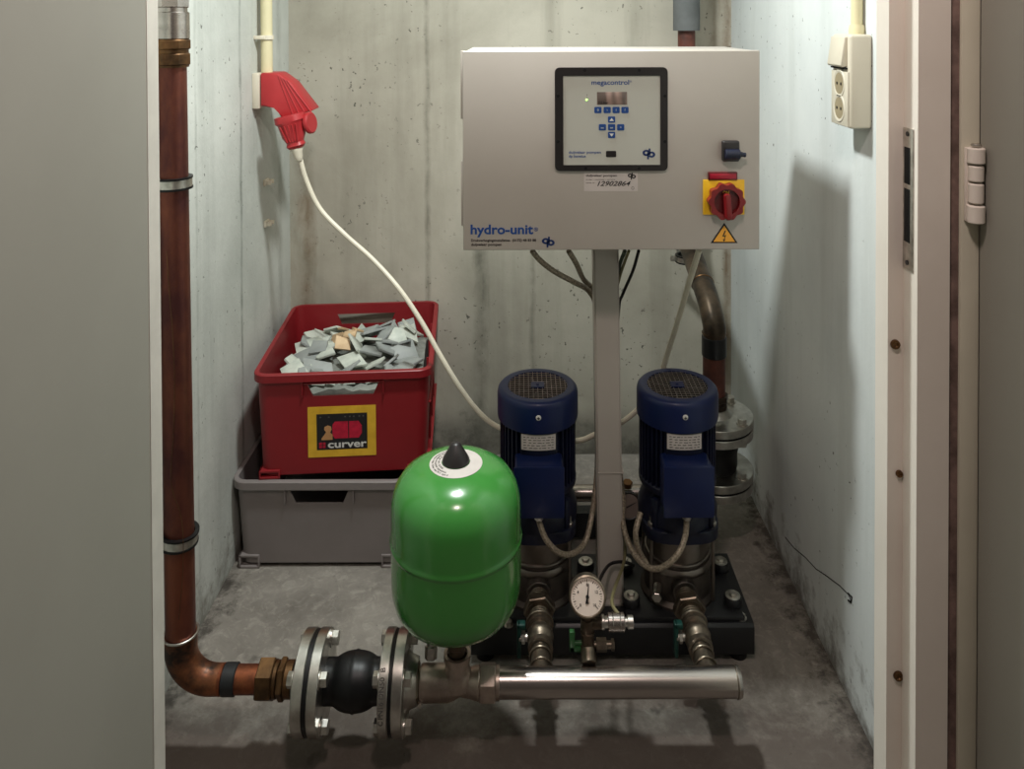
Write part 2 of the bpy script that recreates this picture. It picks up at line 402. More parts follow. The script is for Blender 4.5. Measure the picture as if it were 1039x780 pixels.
def text_mesh(txt, size, xd, yd, org, bold=0., extrude=.0002, align='LEFT', width=None, shear=0):
    """text geometry standing in the plane xd/yd at org, as (verts, faces)"""
    cu = bpy.data.curves.new('txt', 'FONT'); cu.body = txt; cu.size = size; cu.align_x = align
    cu.offset = bold; cu.extrude = extrude; cu.shear = shear; cu.resolution_u = 3
    o = bpy.data.objects.new('txt', cu); C.objects.link(o)
    dg = bpy.context.evaluated_depsgraph_get(); dg.update()
    me = bpy.data.meshes.new_from_object(o.evaluated_get(dg))
    v = [x.co.copy() for x in me.vertices]; f = [tuple(p.vertices) for p in me.polygons]
    bpy.data.objects.remove(o); bpy.data.curves.remove(cu); bpy.data.meshes.remove(me)
    if not v: return [], []
    x0 = min(p.x for p in v); x1 = max(p.x for p in v)
    s = width/(x1-x0) if width else 1
    xd, yd, org = Vector(xd), Vector(yd), Vector(org); zd = xd.cross(yd)
    off = {'LEFT': x0, 'CENTER': (x0+x1)/2, 'RIGHT': x1}[align]
    return [org + xd*((p.x-off)*s) + yd*p.y + zd*p.z for p in v], f

XD, ZD = Vector((1, 0, 0)), Vector((0, 0, 1))   # front-facing plane: xd x zd = -Y (towards the camera)

# ------------------------------------------------------------------ room
XL, XR, YB = -.7475, .668, 2.52
YF = .965   # inner plane of the door wall
ZC = 2.45
struct(MB().box((-2.2, -1.6, -.1), (2.2, YB+.2, 0)), 'floor', 'floor')
struct(MB().box((XL-.2, YF, ZC), (XR+.2, YB+.2, ZC+.1)), 'ceiling', 'ceiling')
struct(MB().box((XL-.15, YF, 0), (XL, YB+.15, ZC)), 'wall_left', 'wall_l')
struct(MB().box((XR, YF, 0), (XR+.15, YB+.15, ZC)), 'wall_right', 'wall_r')
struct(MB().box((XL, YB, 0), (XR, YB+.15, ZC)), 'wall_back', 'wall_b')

# steel door frame on the right: reveal, rebate step, second reveal, architrave
xr0 = P(888, 400, 1.005).x
xa = P(901, 400, .965).x; 
R0 = P(888, 400, 1.005).x
R1 = R0 + .019
Y0, Y1, Y2 = 1.005, R0*F/(902-PPX), (R0+.019)*F/(932-PPX)
XA = (965-PPX)*Y2/F
poly = [(R0, Y0), (R0, Y1), (R1, Y1), (R1, Y2), (XA, Y2), (XA, Y2+.02), (XR+.02, Y2+.02), (XR+.02, Y0)]
fr = MB().prism(poly, (0, 0, 0), (1, 0, 0), (0, 1, 0), 2.06)
tr = struct(fr, 'trim_1', 'frame', None, 'cream steel door frame on the right with stepped reveal')
# strike plate in the second reveal
zt, zb = P(922, 132, .94).z, P(922, 278, .94).z
ys0, ys1 = R1*F/(918-PPX), R1*F/(928-PPX)
sp = MB().box((R1-.0016, ys1, zb), (R1+.002, ys0, zt), .0006).build('strike_plate', 'zinc', tr)
sm = MB()
for a, bb in ((152, 190), (195, 250)):
    sm.box((R1-.0021, ys1+.006, P(922, bb, .94).z), (R1-.0012, ys0-.004, P(922, a, .94).z), .0003)
sm.build('latch_slot', 'dark_hole', sp)
scr = MB()
for yy in (138, 271): 
    c = Vector((R1-.0016, (ys0+ys1)/2, P(922, yy, .94).z)); scr.cyl(c, c-Vector((.0012, 0, 0)), .003, n=12)
scr.build('screw', 'black_iron', sp)
for px, py, rr_ in ((908, 349, .0062), (912, 480, .0045), (911, 685, .0062)):
    c = P(px, py, Y1); c.x = min(max(c.x, R0+.006), R1-.004)
    o = MB().lathe([(0, -.001), (rr_, -.001), (rr_*.9, .003), (rr_*.5, .003), (rr_*.35, .0015), (0, .0015)], c, (0, -1, 0), 14).build('rusty_plug', 'brass', tr)
    o['label'] = 'rusty brown screw plug'
# neighbouring strip, gap and right leaf
gx0, gx1 = XA, (976-PPX)*(Y2)/F
struct(MB().box((XA+.0005, Y2+.004, 0), (gx1-.0005, Y2+.012, 2.06)), 'trim_2', 'frame_gap_shade')  # strip in the gap, coloured as its shadow
sx1 = (995-PPX)*(Y2)/F
d2 = thing('door_2', 'grey door leaf swung open on the right with hinge', 'door', (gx1, Y2, 0)); d2['kind'] = 'structure'; del d2['category']
MB().box((gx1, Y2, .008), (sx1, Y2+.02, 2.04), .001).build('leaf_edge', 'edge_cream', d2)
# leaf runs from the hinge towards the viewer
a = Vector((sx1, Y2-.001, 0)); bq = Vector((sx1+.055, .05, 0)); nrm = Vector((1, .06, 0))
lf = MB().prism([(0, 0), (0, 1), (1, 1), (1, 0)], a+Vector((0, 0, .008)), (bq-a), (nrm.normalized()*.04), 2.03)
lf.build('leaf_panel', 'leaf', d2)
# hinge: stacked knuckles with plastic sleeves
hx = gx1+.002; 
hm = MB(); zz = lambda y: P(984, y, Y2-.008).z
hm.box((hx+.001, Y2-.004, zz(225)), (sx1+.003, Y2-.0005, zz(150)), .0008)
hm.build('hinge_plate', 'frame', d2)
kn = MB()
for y0, y1, r_ in ((149, 166, .0098), (167, 184, .0085), (185, 206, .0085), (207, 226, .0098)):
    kn.cyl((hx+.010, Y2-.010, zz(y1)+.0005), (hx+.010, Y2-.010, zz(y0)-.0005), r_, n=20, bev=.0014)
hn = kn.build('hinge', 'frame', d2)
MB().cyl((hx+.010, Y2-.010, zz(148)), (hx+.010, Y2-.010, zz(145.5)), .006, n=14, bev=.001).build('hinge_pin', 'zinc', hn)

# left door frame reveal and leaf
L0 = P(158.5, 400, .985).x
yl1 = L0*F/(149-PPX)
fl = MB().prism([(L0, 1.0), (L0, yl1), (L0-.30, yl1), (L0-.30, 1.0)][::-1], (0, 0, 0), (1, 0, 0), (0, 1, 0), 2.06)
struct(fl, 'trim_3', 'leaf_edge', None, 'pale edge of the door frame on the left')
d1 = thing('door_1', 'wide plain grey door leaf swung open on the left', 'door', (L0-.002, yl1-.005, 0)); d1['kind'] = 'structure'; del d1['category']
a = Vector((L0-.0005, yl1-.0015, .008)); bq = Vector((L0-.03, .12, .008))
MB().prism([(0, 0), (1, 0), (1, 1), (0, 1)], a, (bq-a), Vector((-.04, 0, 0)), -2.03).build('leaf_panel', 'leaf', d1)
# lintel and wall pieces around the opening (above the view)
struct(MB().box((XL-.15, YF-.05, 2.06), (XR+.15, 1.005, ZC+.1)), 'wall_front', 'wall_l')
struct(MB().box((XL-.02, .99, 0), (L0-.10, 1.004, 2.06)), 'wall_front_left', 'wall_l')

# ------------------------------------------------------------------ left copper pipe
def hexring(mb, c, ax, r, w, mi=0, ph=0):
    ax = Vector(ax).normalized(); c = Vector(c); mb.hexn(c-ax*w/2, c+ax*w/2, r, mi, ph)
DM = 1.48
vx = P(183, 600, DM); ptop = P(173, 20, DM)
pipe_x = vx.x
cl = thing('copper_pipe', 'aged copper pipe running down the left wall and elbowing across the floor', 'pipe', (pipe_x, DM, 0))
ax_l = P(245, 689, DM); ZP = ax_l.z
RC = .0272
r_el = .062
up = Vector((ptop.x, DM, ptop.z))
base = Vector((pipe_x, DM, ZP+r_el))
t_up = (up-base).normalized()
def along(py):   # point on riser at image row py
    z = P(180, py, DM).z; return base + (up-base)*((z-base.z)/(up.z-base.z))
MB().cyl(base, along(62), RC, n=40).build('pipe', 'copper', cl)
arc = [Vector((pipe_x+r_el-r_el*math.cos(a), DM, ZP+r_el-r_el*math.sin(a))) for a in [PI/2*i/12 for i in range(13)]]
e0 = [base+Vector((0, 0, .028))] + arc + [Vector((pipe_x+r_el+.016, DM, ZP))]
MB().tube(e0, [.0300-.0045*i/(len(e0)-1) for i in range(len(e0))], 32).build('elbow', 'elbow_copper', cl)
MB().torus(base+Vector((0, 0, .028)), (0, 0, 1), .0305, .0022, 36, 8).build('solder_ring', 'zinc', cl)
x227, x241, x262 = P(227, 689, DM).x, P(241, 689, DM).x, P(264, 689, DM).x
MB().cyl((pipe_x+r_el+.012, DM, ZP), (x227, DM, ZP), .0258, n=36, bev=.001).build('socket_collar', 'copper_new', cl)
MB().cyl((x227, DM, ZP), (x241, DM, ZP), .0264, n=36, bev=.002).build('painted_band', 'black_iron', cl)
MB().cyl((x241, DM, ZP), (x262+.03, DM, ZP), .0238, n=36).build('stub_pipe', 'copper_new', cl)
u = MB(); hexring(u, (P(271, 689, DM).x, DM, ZP), (1, 0, 0), .0365, .030, ph=.3)
u.cyl((P(279, 689, DM).x, DM, ZP), (P(283, 689, DM).x, DM, ZP), .030, n=36, bev=.001)
hexring(u, (P(287, 689, DM).x, DM, ZP), (1, 0, 0), .0345, .012)
u.cyl((P(291, 689, DM).x, DM, ZP), (P(298, 689, DM).x, DM, ZP), .030, n=36)
u.build('union_nut', 'brass', cl)
# top fittings
u = MB()
for y0, y1, r_, hx_ in ((66, 54, .036, 1), (54, 50, .031, 0), (50, 40, .037, 1)):
    if hx_: u.cyl(along(y0), along(y1), r_, n=8, bev=.002)
    else: u.cyl(along(y0), along(y1), r_, n=32)
u.cyl(along(68), along(65), .0315, n=32)
u.build('brass_coupling', 'brass', cl)
MB().cyl(along(40), along(12), .0335, n=40, bev=.002).build('steel_sleeve', 'chrome', cl)
MB().cyl(along(12), along(8), .030, n=32).cyl(along(8), along(-30), .035, n=8, bev=.002).build('upper_nut', 'chrome', cl)
# thin bare wire hanging down the pipe
pw = [along(y) + Vector((.004+.006*math.sin(y*.021), -.0305, 0)) for y in (250, 290, 330, 380, 430, 480)] 
tag(MB().tube(catmull(pw+[along(515)+Vector((.018, -.03, 0)), along(560)+Vector((.02, -.029, 0)), along(615)+Vector((.012, -.033, 0))], 6), .0006, 6).build('thin_wire', 'brass'),
    'thin bare wire hanging down along the left copper pipe', 'wire')

def clamp(c, ax, r, lug, label, wall, name='pipe_clamp', width=.023, sides=(1,)):
    t = thing(name, label, 'clamp', c, 0, None)
    ax = Vector(ax).normalized(); c = Vector(c); lug = Vector(lug).normalized()
    mb = MB(); mb.lathe([(r, -width/2), (r+.0075, -width/2), (r+.0075, -width*.34), (r+.0042, -width*.33), (r+.0042, width*.33), (r+.0075, width*.34), (r+.0075, width/2), (r, width/2), (r, -width/2)], c, ax, 36); mb.build('rubber_lining', 'rubber', t)
    mb = MB(); mb.lathe([(r+.0042, -width*.32), (r+.0062, -width*.32), (r+.0062, width*.32), (r+.0042, width*.32), (r+.0042, -width*.32)], c, ax, 36); mb.build('band', 'zinc', t)
    for s_ in sides:
        q = c + lug*s_*(r+.014); w = ax.cross(lug).normalized()
        mb = MB(); mb.box(q-Vector((.009, .004, width*.32)), q+Vector((.009, .004, width*.32)), .0015)
        mb.cyl(q - w*.016, q + w*.012, .003, n=10); hexring(mb, q-w*.010, w, .0065, .006)
        mb.build('clamp_screw', 'zinc', t)
    wp = Vector(wall); mb = MB(); d = (wp-c).normalized(); mb.cyl(c+d*(r+.005), wp, .004, n=12); mb.cyl(wp-d*.003, wp, .014, n=20)
    mb.build('wall_stud', 'zinc', t)
    return t
c1 = along(185); clamp(c1, t_up, RC+.0003, (-.88, -.47, 0), 'upper steel pipe clamp with black rubber on the left copper pipe', (XL, c1.y+.03, c1.z))
c2 = along(544); clamp(c2, t_up+Vector((.1, 0, 0)), RC+.0008, (-.82, -.57, 0), 'lower steel pipe clamp with black rubber, just above the copper elbow', (XL, c2.y+.03, c2.z))

# ------------------------------------------------------------------ expansion joint + flanges
def yzr(c, r, a): return Vector((c.x, c.y+r*math.cos(a), c.z+r*math.sin(a)))
FR = .083
def flange_disc(mb, c, ax, r, w, rin, bev=.0012, hub=None, n=56):
    ax = Vector(ax).normalized()
    pr = [(rin, 0), (r-bev, 0), (r, bev), (r, w-bev), (r-bev, w)]
    if hub: pr += [(hub[0]+.008, w), (hub[0], w+hub[1]*.4), (hub[0]*.9, w+hub[1]), (rin, w+hub[1])]
    pr += [(rin, w), (rin, 0)] if not hub else [(rin, 0)]
    mb.lathe(pr, c, ax, n); return mb
def xat(px, d=DM-FR*.98): return P(px, 692, d).x
ZM = P(620, 692, DM).z
CJ = Vector((0, DM, ZP*.5+ZM*.5))
def bolt(parent, p0, p1, r=.012, name='bolt'):
    """hex head at p0 side, nut and thread end at p1 side"""
    p0, p1 = Vector(p0), Vector(p1); d = (p1-p0).normalized(); mb = MB()
    mb.cyl(p0-d*.001, p1+d*.012, r*.52, n=14, bev=.001)
    mb.cyl(p0-d*.002, p0+d*0, r*1.22, n=20); mb.cyl(p1, p1+d*.002, r*1.22, n=20)
    mb.hexn(p0-d*.012, p0-d*.002, r); mb.hexn(p1+d*.002, p1+d*.014, r, phase=.3)
    mb.torus(p0-d*.012, d, r*.55, r*.06, 12, 6)
    return mb.build(name, 'zinc', parent)
ej = thing('expansion_joint', 'black rubber bellows joint between two bolted steel flange pairs on the front pipe', 'pipe joint', (xat(350, DM), DM, 0))
XG1 = (xat(304.2), xat(309.2)); XG2 = (xat(391.8), xat(395.6))
fl_w = .0195
# left pair: outer disc belongs to the copper side, inner to the joint
f1 = MB(); flange_disc(f1, (XG1[0], DM, CJ.z), (-1, 0, 0), FR, fl_w, .03, hub=(.038, .012)); f1o = f1.build('flange', 'flange', ej)
MB().lathe([(.03, 0), (FR-.002, 0), (FR-.002, XG1[1]-XG1[0]), (.03, XG1[1]-XG1[0])], (XG1[0], DM, CJ.z), (1, 0, 0), 56).build('gasket', 'rubber', ej)
f2 = MB(); flange_disc(f2, (XG1[1], DM, CJ.z), (1, 0, 0), FR, fl_w-.001, .036); f2.build('flange', 'flange', ej)
f3 = MB(); flange_disc(f3, (XG2[0], DM, CJ.z), (-1, 0, 0), FR, fl_w-.002, .036); f3o = f3.build('flange', 'flange', ej)
MB().lathe([(.03, 0), (FR-.002, 0), (FR-.002, XG2[1]-XG2[0]), (.03, XG2[1]-XG2[0])], (XG2[0], DM, CJ.z), (1, 0, 0), 56).build('gasket', 'rubber', ej)
# bellows ball with neck, waist ring
xb0, xb1 = XG1[1]+fl_w-.001, XG2[0]-fl_w+.002
xm = (xb0+xb1)/2; hw = (xb1-xb0)/2
pr = []
for i in range(25):
    t = -1+2*i/24; x = t*hw
    e = max(0, 1-(abs(t)/1.02)**2.3)**.5
    r_ = max(.037, .0475*e) if abs(t) > .5 else .0475*e
    pr.append((r_ + (.0016 if abs(t) < .05 else 0), x))
pr = [(.03, -hw)] + pr + [(.03, hw)]
MB().lathe(pr, (xm, DM, CJ.z), (1, 0, 0), 48).build('rubber_bellows', 'rubber', ej, ang=50)
for (xa_, xb_) in ((XG1[0]-fl_w, XG1[1]+fl_w-.001), (XG2[0]-fl_w+.002, XG2[1]+fl_w)):
    for k in range(4):
        an = PI/2*k - math.radians(42)
        p = yzr(Vector((0, DM, CJ.z)), .0655, an+PI)
        a_, b_p = Vector((xa_, p.y, p.z)), Vector((xb_, p.y, p.z))
        bolt(ej, a_, b_p, .0130)
# embossed rating text around the rim of the third flange
def rim_text(txt, size, x, r, c, a0, parent, w):
    v, f = text_mesh(txt, size, (1, 0, 0), (0, 1, 0), (0, 0, 0), bold=.0003, extrude=.0003)
    out = []
    for p in v:
        a = a0 + p.x/r            # around the rim
        rr = r + .0003 + p.z
        # text x runs upward on the side facing the viewer
        out.append(Vector((x + size*.35 - p.y, c.y - rr*math.cos(a), c.z + rr*math.sin(a))))
    mb = MB(); mb.add(out, f); return mb.build('embossed_lettering', 'print_grey', parent)
rim_text('C PN16 DN50  B', .0125, XG2[0]-fl_w/2-.0002-.0008, FR, Vector((0, DM, CJ.z)), -.15, f3o, fl_w)

# ------------------------------------------------------------------ front manifold
mf = thing('suction_manifold', 'long stainless steel collecting pipe lying across the front of the pumps', 'pipe', (P(620, 692, DM).x, DM, 0))
mx = lambda px: P(px, 692, DM).x
RM = .0252
f4 = MB(); flange_disc(f4, (XG2[1], DM, CJ.z), (1, 0, 0), FR, fl_w, .03, hub=(.042, .02)); f4.build('flange', 'flange', mf)
MB().lathe([(0, 0), (RM, 0), (RM, mx(747)-mx(505)), (RM+.0008, mx(747)-mx(505)), (RM+.0008, mx(748.5)-mx(505)), (RM-.001, mx(751)-mx(505)), (RM-.007, mx(752)-mx(505)), (0, mx(752.5)-mx(505))], (mx(505), DM, ZM), (1, 0, 0), 48).build('tube', 'chrome', mf)
MB().torus((mx(746.5), DM, ZM), (1, 0, 0), RM+.0002, .0013, 48, 8).build('weld_seam', 'cast', mf)
u = MB(); u.hexn((mx(487), DM, ZM), (mx(503), DM, ZM), .0325, phase=.52); u.cyl((mx(503), DM, ZM), (mx(507), DM, ZM), .0275, n=36, bev=.001)
u.build('union_nut', 'steel_fit', mf)
tz = ZM
u = MB()
u.lathe([(.022, 0), (.029, 0), (.0305, .006), (.0305, mx(455)-mx(427)), (.027, mx(461)-mx(427)), (.0215, mx(467)-mx(427)), (.024, mx(476)-mx(427)), (.0285, mx(486)-mx(427)), (.026, mx(488)-mx(427))], (mx(427), DM, tz), (1, 0, 0), 40)
tx = P(464, 660, DM).x
u.lathe([(.03, 0), (.030, .012), (.026, .022), (.0235, .03), (.0235, .045), (.0255, .047), (.0255, .058), (.02, .058)], (tx, DM, tz), (0, 0, 1), 32)
u.build('tee_fitting', 'steel_fit', mf)
u = MB(); u.cyl((XG2[1]+fl_w+.015, DM, tz), (mx(430), DM, tz), .0255, n=32); hexring(u, (mx(422), DM, tz), (1, 0, 0), .034, .013); u.build('threaded_nipple', 'cast', mf)
u = MB(); q = Vector((mx(436), DM+.02, tz+.03)); u.hexn(q, q+Vector((0, .006, .02)), .012); u.cyl(q+Vector((0, .006, .02)), q+Vector((0, .010, .032)), .008, n=16); u.build('drain_plug', 'zinc', mf)
q = Vector((mx(428), DM-.031, tz-.016)); MB().lathe([(0, .004), (.004, .003), (.005, 0), (.004, -.004), (0, -.006)], q, (0, -1, 0), 14).build('bleed_screw', 'zinc', mf)

# ------------------------------------------------------------------ green expansion tank
TX = P(463, 560, DM).x
tk = thing('expansion_tank', 'glossy green pressure vessel with a black cone cap standing on the front pipe', 'tank', (TX, DM, .2615))
RT = .1225
prof = [(0, .266), (.035, .2675), (.068, .272), (.090, .2805), (.106, .293), (.116, .309), (.121, .329), (RT-.0003, .346), (RT, .352), (RT, .40), (RT, .417)]
prof += [(RT+.0006, .4205), (RT+.0020, .4225), (RT+.0024, .4250), (RT+.0020, .4275), (RT+.0006, .4295), (RT, .433), (RT, .440)]
prof += [(RT, .478), (.1205, .499), (.1145, .520), (.102, .538), (.083, .551), (.060, .5595), (.03, .564), (0, .565)]
MB().lathe(prof, (TX, DM, 0), (0, 0, 1), 72).build('vessel', 'green', tk, ang=60)
cap = [(0, .5642), (.0165, .5642), (.0255, .5652), (.0262, .5672), (.0252, .570), (.0095, .598), (.006, .601), (0, .6012)]
co = MB().lathe(cap, (TX, DM, 0), (0, 0, 1), 32); 
co.build('cone_cap', 'black_pl', tk, ang=40)
# round printed label following the dome
def domez(r):
    pts = prof[prof.index((RT, .478)):]
    for (ra, za), (rb, zb_) in zip(pts, pts[1:]):
        if ra >= r >= rb: return za+(zb_-za)*((r-ra)/(rb-ra))
    return .565
lab = [(r_, domez(r_)+.0007) for r_ in (.050, .044, .036, .03, .027)]
MB().lathe(lab, (TX, DM, 0), (0, 0, 1), 48).build('round_label', 'paper', tk)
def ring_text(txt, size, r, a0, flip=1):
    v, f = text_mesh(txt, size, (1, 0, 0), (0, 1, 0), (0, 0, 0), bold=.0001, extrude=.0001); out = []
    for p in v:
        a = a0 + p.x/r; rr = r - p.y
        rr2 = r + p.y*-1
        out.append(Vector((TX+rr2*math.sin(a)*1, DM+rr2*math.cos(a)*-1*-1*(-1), domez(max(.0005, rr2))+.0009+p.z)))
    return out, f
mb = MB()
for txt, r_, a0 in (('expansievat drinkwater  8 liter  10 bar  max 70 C  type 8', .0455, -2.9), ('controleer jaarlijks de voordruk  expansievat', .0395, -2.8), ('8 liter  10 bar  70 C  CE 0045', .034, -2.6)):
    v, f = text_mesh(txt, .0052, (1, 0, 0), (0, 1, 0), (0, 0, 0), bold=.0001, extrude=.0001); out = []
    for p in v:
        a = a0 + p.x/r_; rr2 = r_ + 0 - p.y
        rr2 = r_ - .0026 - (p.y-.0026)
        out.append(Vector((TX+rr2*math.sin(a), DM-rr2*math.cos(a), domez(rr2)+.0009+p.z)))
    mb.add(out, f)
mb.build('label_print', 'print_grey', tk)
MB().cyl((TX, DM, tz+.058), (TX, DM, .2695), .016, n=24).hexn((TX, DM, tz+.072), (TX, DM, tz+.084), .021).build('neck', 'patina', tk)

# ------------------------------------------------------------------ base frame and pumps
PY = 1.80
PX1, PX2 = P(545.5, 389, PY).x, P(687, 389, PY).x
BZ = .083
bx0, bx1 = P(478, 655, 1.70).x, P(765, 655, 1.70).x
bf = thing('pump_base_frame', 'black steel base frame carrying both blue pumps', 'base', ((bx0+bx1)/2, 1.78, 0))
sect = [(1.695, .018), (1.695, BZ-.006), (1.701, BZ), (1.925, BZ), (1.931, BZ-.006), (1.931, .018), (1.925, .018), (1.925, BZ-.007), (1.701, BZ-.007), (1.701, .018)]
MB().prism(sect, (bx0, 0, 0), (0, 1, 0), (0, 0, 1), bx1-bx0, bev=.0008).build('channel', 'black_iron', bf)
for x in (bx0+.03, bx1-.03):
    for y in (1.72, 1.905):
        MB().lathe([(0, 0), (.02, 0), (.02, .012), (.012, .016), (.008, .020), (.008, BZ-.008), (0, BZ-.008)], (x, y, 0), (0, 0, 1), 20).build('rubber_foot', 'rubber', bf)
for px, py in ((752.5, 635), (516, 641)):
    z_ = BZ; d = (H-z_)*F/(py-20.5); c = P(px, py, d); c.z = BZ
    MB().cyl(c, c+Vector((0, 0, .002)), .011, n=20).hexn(c+Vector((0, 0, .002)), c+Vector((0, 0, .009)), .008).build('bolt', 'zinc', bf)

def make_pump(label):
    t = thing('booster_pump', label, 'pump', (0, 0, BZ))
    o = Vector((0, 0, 0))
    # foot plate with flared bracket
    pl = [(-.13, -.095), (.13, -.095), (.118, .095), (-.118, .095)]
    MB().prism(pl, (0, 0, BZ), (1, 0, 0), (0, 1, 0), .010, bev=.002).build('foot_plate', 'black_iron', t)
    MB().lathe([(0, 0), (.084, 0), (.084, .008), (.076, .016), (.074, .06), (.074, .088), (0, .088)], (0, 0, BZ+.008), (0, 0, 1), 40).build('pump_casing', 'cast_dark', t)
    for sx_ in (-1, 1):
        for sy_ in (-.055, .057):
            c = Vector((.114*sx_, sy_, BZ+.010))
            mb = MB(); mb.lathe([(0, 0), (.019, 0), (.020, .003), (.020, .015), (.018, .018), (0, .018)], c, (0, 0, 1), 24, 0)
            mb.build('foot_damper', 'black_iron', t)
            mb = MB(); mb.lathe([(0, 0), (.0165, 0), (.0165, .0015), (.012, .0022), (0, .0022)], c+Vector((0, 0, .018)), (0, 0, 1), 24)
            mb.hexn(c+Vector((0, 0, .020)), c+Vector((0, 0, .026)), .0085); mb.build('foot_bolt', 'zinc', t)
    mb = MB(); mb.lathe([(.066, .168), (.070, .17), (.070, .245), (.066, .247)], o, (0, 0, 1), 48)
    mb.lathe([(.074, .160), (.0775, .166), (.0775, .172), (.074, .178), (.070, .178), (.070, .16)], o, (0, 0, 1), 48)
    mb.torus((0, 0, .188), (0, 0, 1), .0715, .0032, 48, 8)
    mb.build('pump_sleeve', 'sleeve', t)
    for a in (40, 140, 220, 320):
        x, y = .090*math.cos(math.radians(a)), .090*math.sin(math.radians(a))
        MB().cyl((x, y, BZ+.02), (x, y, .255), .004, n=10).build('tie_rod', 'sleeve', t)
    # motor stool: lower square flange with lobes and coupling housing
    poly = []
    for i in range(48):
        a = 2*PI*i/48; r_ = .087 + .014*abs(math.cos(2*(a)-PI/2))**3
        poly.append((r_*math.cos(a), r_*math.sin(a)))
    MB().prism(poly, (0, 0, .246), (1, 0, 0), (0, 1, 0), .026, bev=.002).build('stool_flange', 'blue_dark', t)
    mb = MB(); mb.lathe([(.089, .27), (.090, .29), (.086, .305), (.080, .32), (.076, .335), (.080, .343), (.080, .350), (.0, .350)], o, (0, 0, 1), 40)
    for a in (45, 135, 225, 315):
        R_ = Matrix.Rotation(math.radians(a), 4, 'Z'); mb.box((.070, -.008, .27), (.094, .008, .335), .003, mat4=R_)
    mb.build('coupling_housing', 'blue_dark', t)
    for a in (40, 140, 220, 320):
        x, y = .090*math.cos(math.radians(a)), .090*math.sin(math.radians(a))
        MB().hexn((x, y, .271), (x, y, .280), .0075).cyl((x, y, .28), (x, y, .292), .004, n=10).build('stud_nut', 'zinc', t)
    # finned motor body
    prof_ = []; nf = 44
    for i in range(nf):
        a0 = 2*PI*i/nf
        front = abs(((a0 - 1.5*PI + PI) % (2*PI)) - PI) < .56
        if front:
            prof_ += [(.0835, a0), (.0835, a0+.5*2*PI/nf)]
        else:
            prof_ += [(.0765, a0), (.0765, a0+.62*2*PI/nf), (.0865, a0+.68*2*PI/nf), (.0865, a0+.94*2*PI/nf)]
    MB().prism([(r_*math.cos(a), r_*math.sin(a)) for r_, a in prof_], (0, 0, .348), (1, 0, 0), (0, 1, 0), .152).build('motor_body', 'blue_dark', t)
    MB().lathe([(.0, .345), (.087, .345), (.088, .349), (.088, .357), (.084, .36), (0, .36)], o, (0, 0, 1), 44).build('end_shield', 'blue_dark', t)
    zt = .5615
    fc = MB().lathe([(.088, .494), (.0915, .494), (.0925, .50), (.0925, zt-.015), (.0905, zt-.006), (.086, zt-.001), (.080, zt), (.0685, zt), (.0685, zt-.003), (.078, zt-.004), (.088, zt-.016), (.088, .494)], o, (0, 0, 1), 56).build('fan_cover', 'blue', t, ang=60)
    # grille: wire grid over a dark cavity
    g = MB(); st = .0105; rg = .069
    k = -6
    for k in range(-6, 7):
        x = k*st
        if abs(x) < rg:
            L = math.sqrt(rg*rg-x*x)
            g.cyl((x, -L, zt-.001), (x, L, zt-.001), .0006, n=6); g.cyl((-L, x, zt-.0018), (L, x, zt-.0018), .0006, n=6)
    g.build('fan_grille', 'sleeve', fc)
    g = MB().prism(rrect(.030, .026, .002, 2), (0, 0, zt-.0022), (1, 0, 0), (0, 1, 0), .003)
    g.lathe([(0, 0), (.004, 0), (.004, .002), (0, .002)], (0, 0, zt+.0008), (0, 0, 1), 12)
    g.build('grille_hub', 'blue', fc)
    mb = MB().lathe([(0, 0), (.086, 0), (.086, .002), (0, .002)], (0, 0, zt-.022), (0, 0, 1), 40); mb.build('fan_cavity', 'dark_hole', fc)
    mb = MB()
    for i in range(7):
        R_ = Matrix.Rotation(2*PI*i/7, 4, 'Z') ; mb.box((.015, -.001, zt-.019), (.062, .001, zt-.008), 0, mat4=R_)
    mb.build('fan_blades', 'black_pl', fc)
    # bright screw on the cover front
    c = Vector((0, -.0920, .5315)); mb = MB(); mb.lathe([(0, .0035), (.004, .0032), (.0056, .002), (.0060, 0), (0, 0)], c, (0, -1, 0), 18)
    mb.build('cover_screw', 'print_white', fc)
    MB().box((-.0032, -.0962, .5307), (.0032, -.0952, .5323)).box((-.0008, -.0962, .5283), (.0008, -.0952, .5347)).build('screw_slot', 'print_black', fc)
    # nameplate wrapped on the housing
    mb = MB(); v = []; f = []
    for i in range(7):
        a = math.radians(270-13.5+27*i/6)
        for zz_ in (.4795+.001, .5125-.03*0):
            pass
    zz0, zz1 = .4560, .4900
    rr_ = .0862
    for i in range(9):
        x = -.0385/1.0 + .077/8*i*1.0
        y = -math.sqrt(max(1e-6, rr_**2 - (x*.8)**2))
        v += [(x*.98, y-.0005, zz0), (x*.98, y-.0005, zz1), (x*.98, y+.0015, zz0), (x*.98, y+.0015, zz1)]
    for i in range(8):
        a_ = i*4; b_i = a_+4
        f += [(a_, b_i, b_i+1, a_+1), (a_+2, a_+3, b_i+3, b_i+2), (a_, a_+2, b_i+2, b_i), (a_+1, b_i+1, b_i+3, a_+3)]
    f += [(0, 1, 3, 2), (32, 34, 35, 33)]
    npl = MB().add(v, f).build('nameplate', 'paper', t)
    mb = MB()
    rnd = random.Random(3)
    for r_i in range(5):
        z_ = zz1-.005-.0058*r_i
        x = -.033
        while x < .030:
            w_ = rnd.uniform(.003, .010); xe = min(x+w_, .033)
            yy = -math.sqrt(rr_**2-((x+xe)/2*.8)**2)-.0009
            mb.box((x, yy, z_-.0014), (xe, yy+.0008, z_)); x = xe + rnd.uniform(.0015, .004)
    mb.build('nameplate_print', 'print_grey', npl)
    # terminal box
    tb = MB().box((-.052, -.126, .336), (.052, -.066, .442), .006, 3).build('terminal_box', 'blue', t)
    MB().box((-.0545, -.132, .334), (.0545, -.1262, .4445), .0028, 2).build('lid', 'blue', tb)
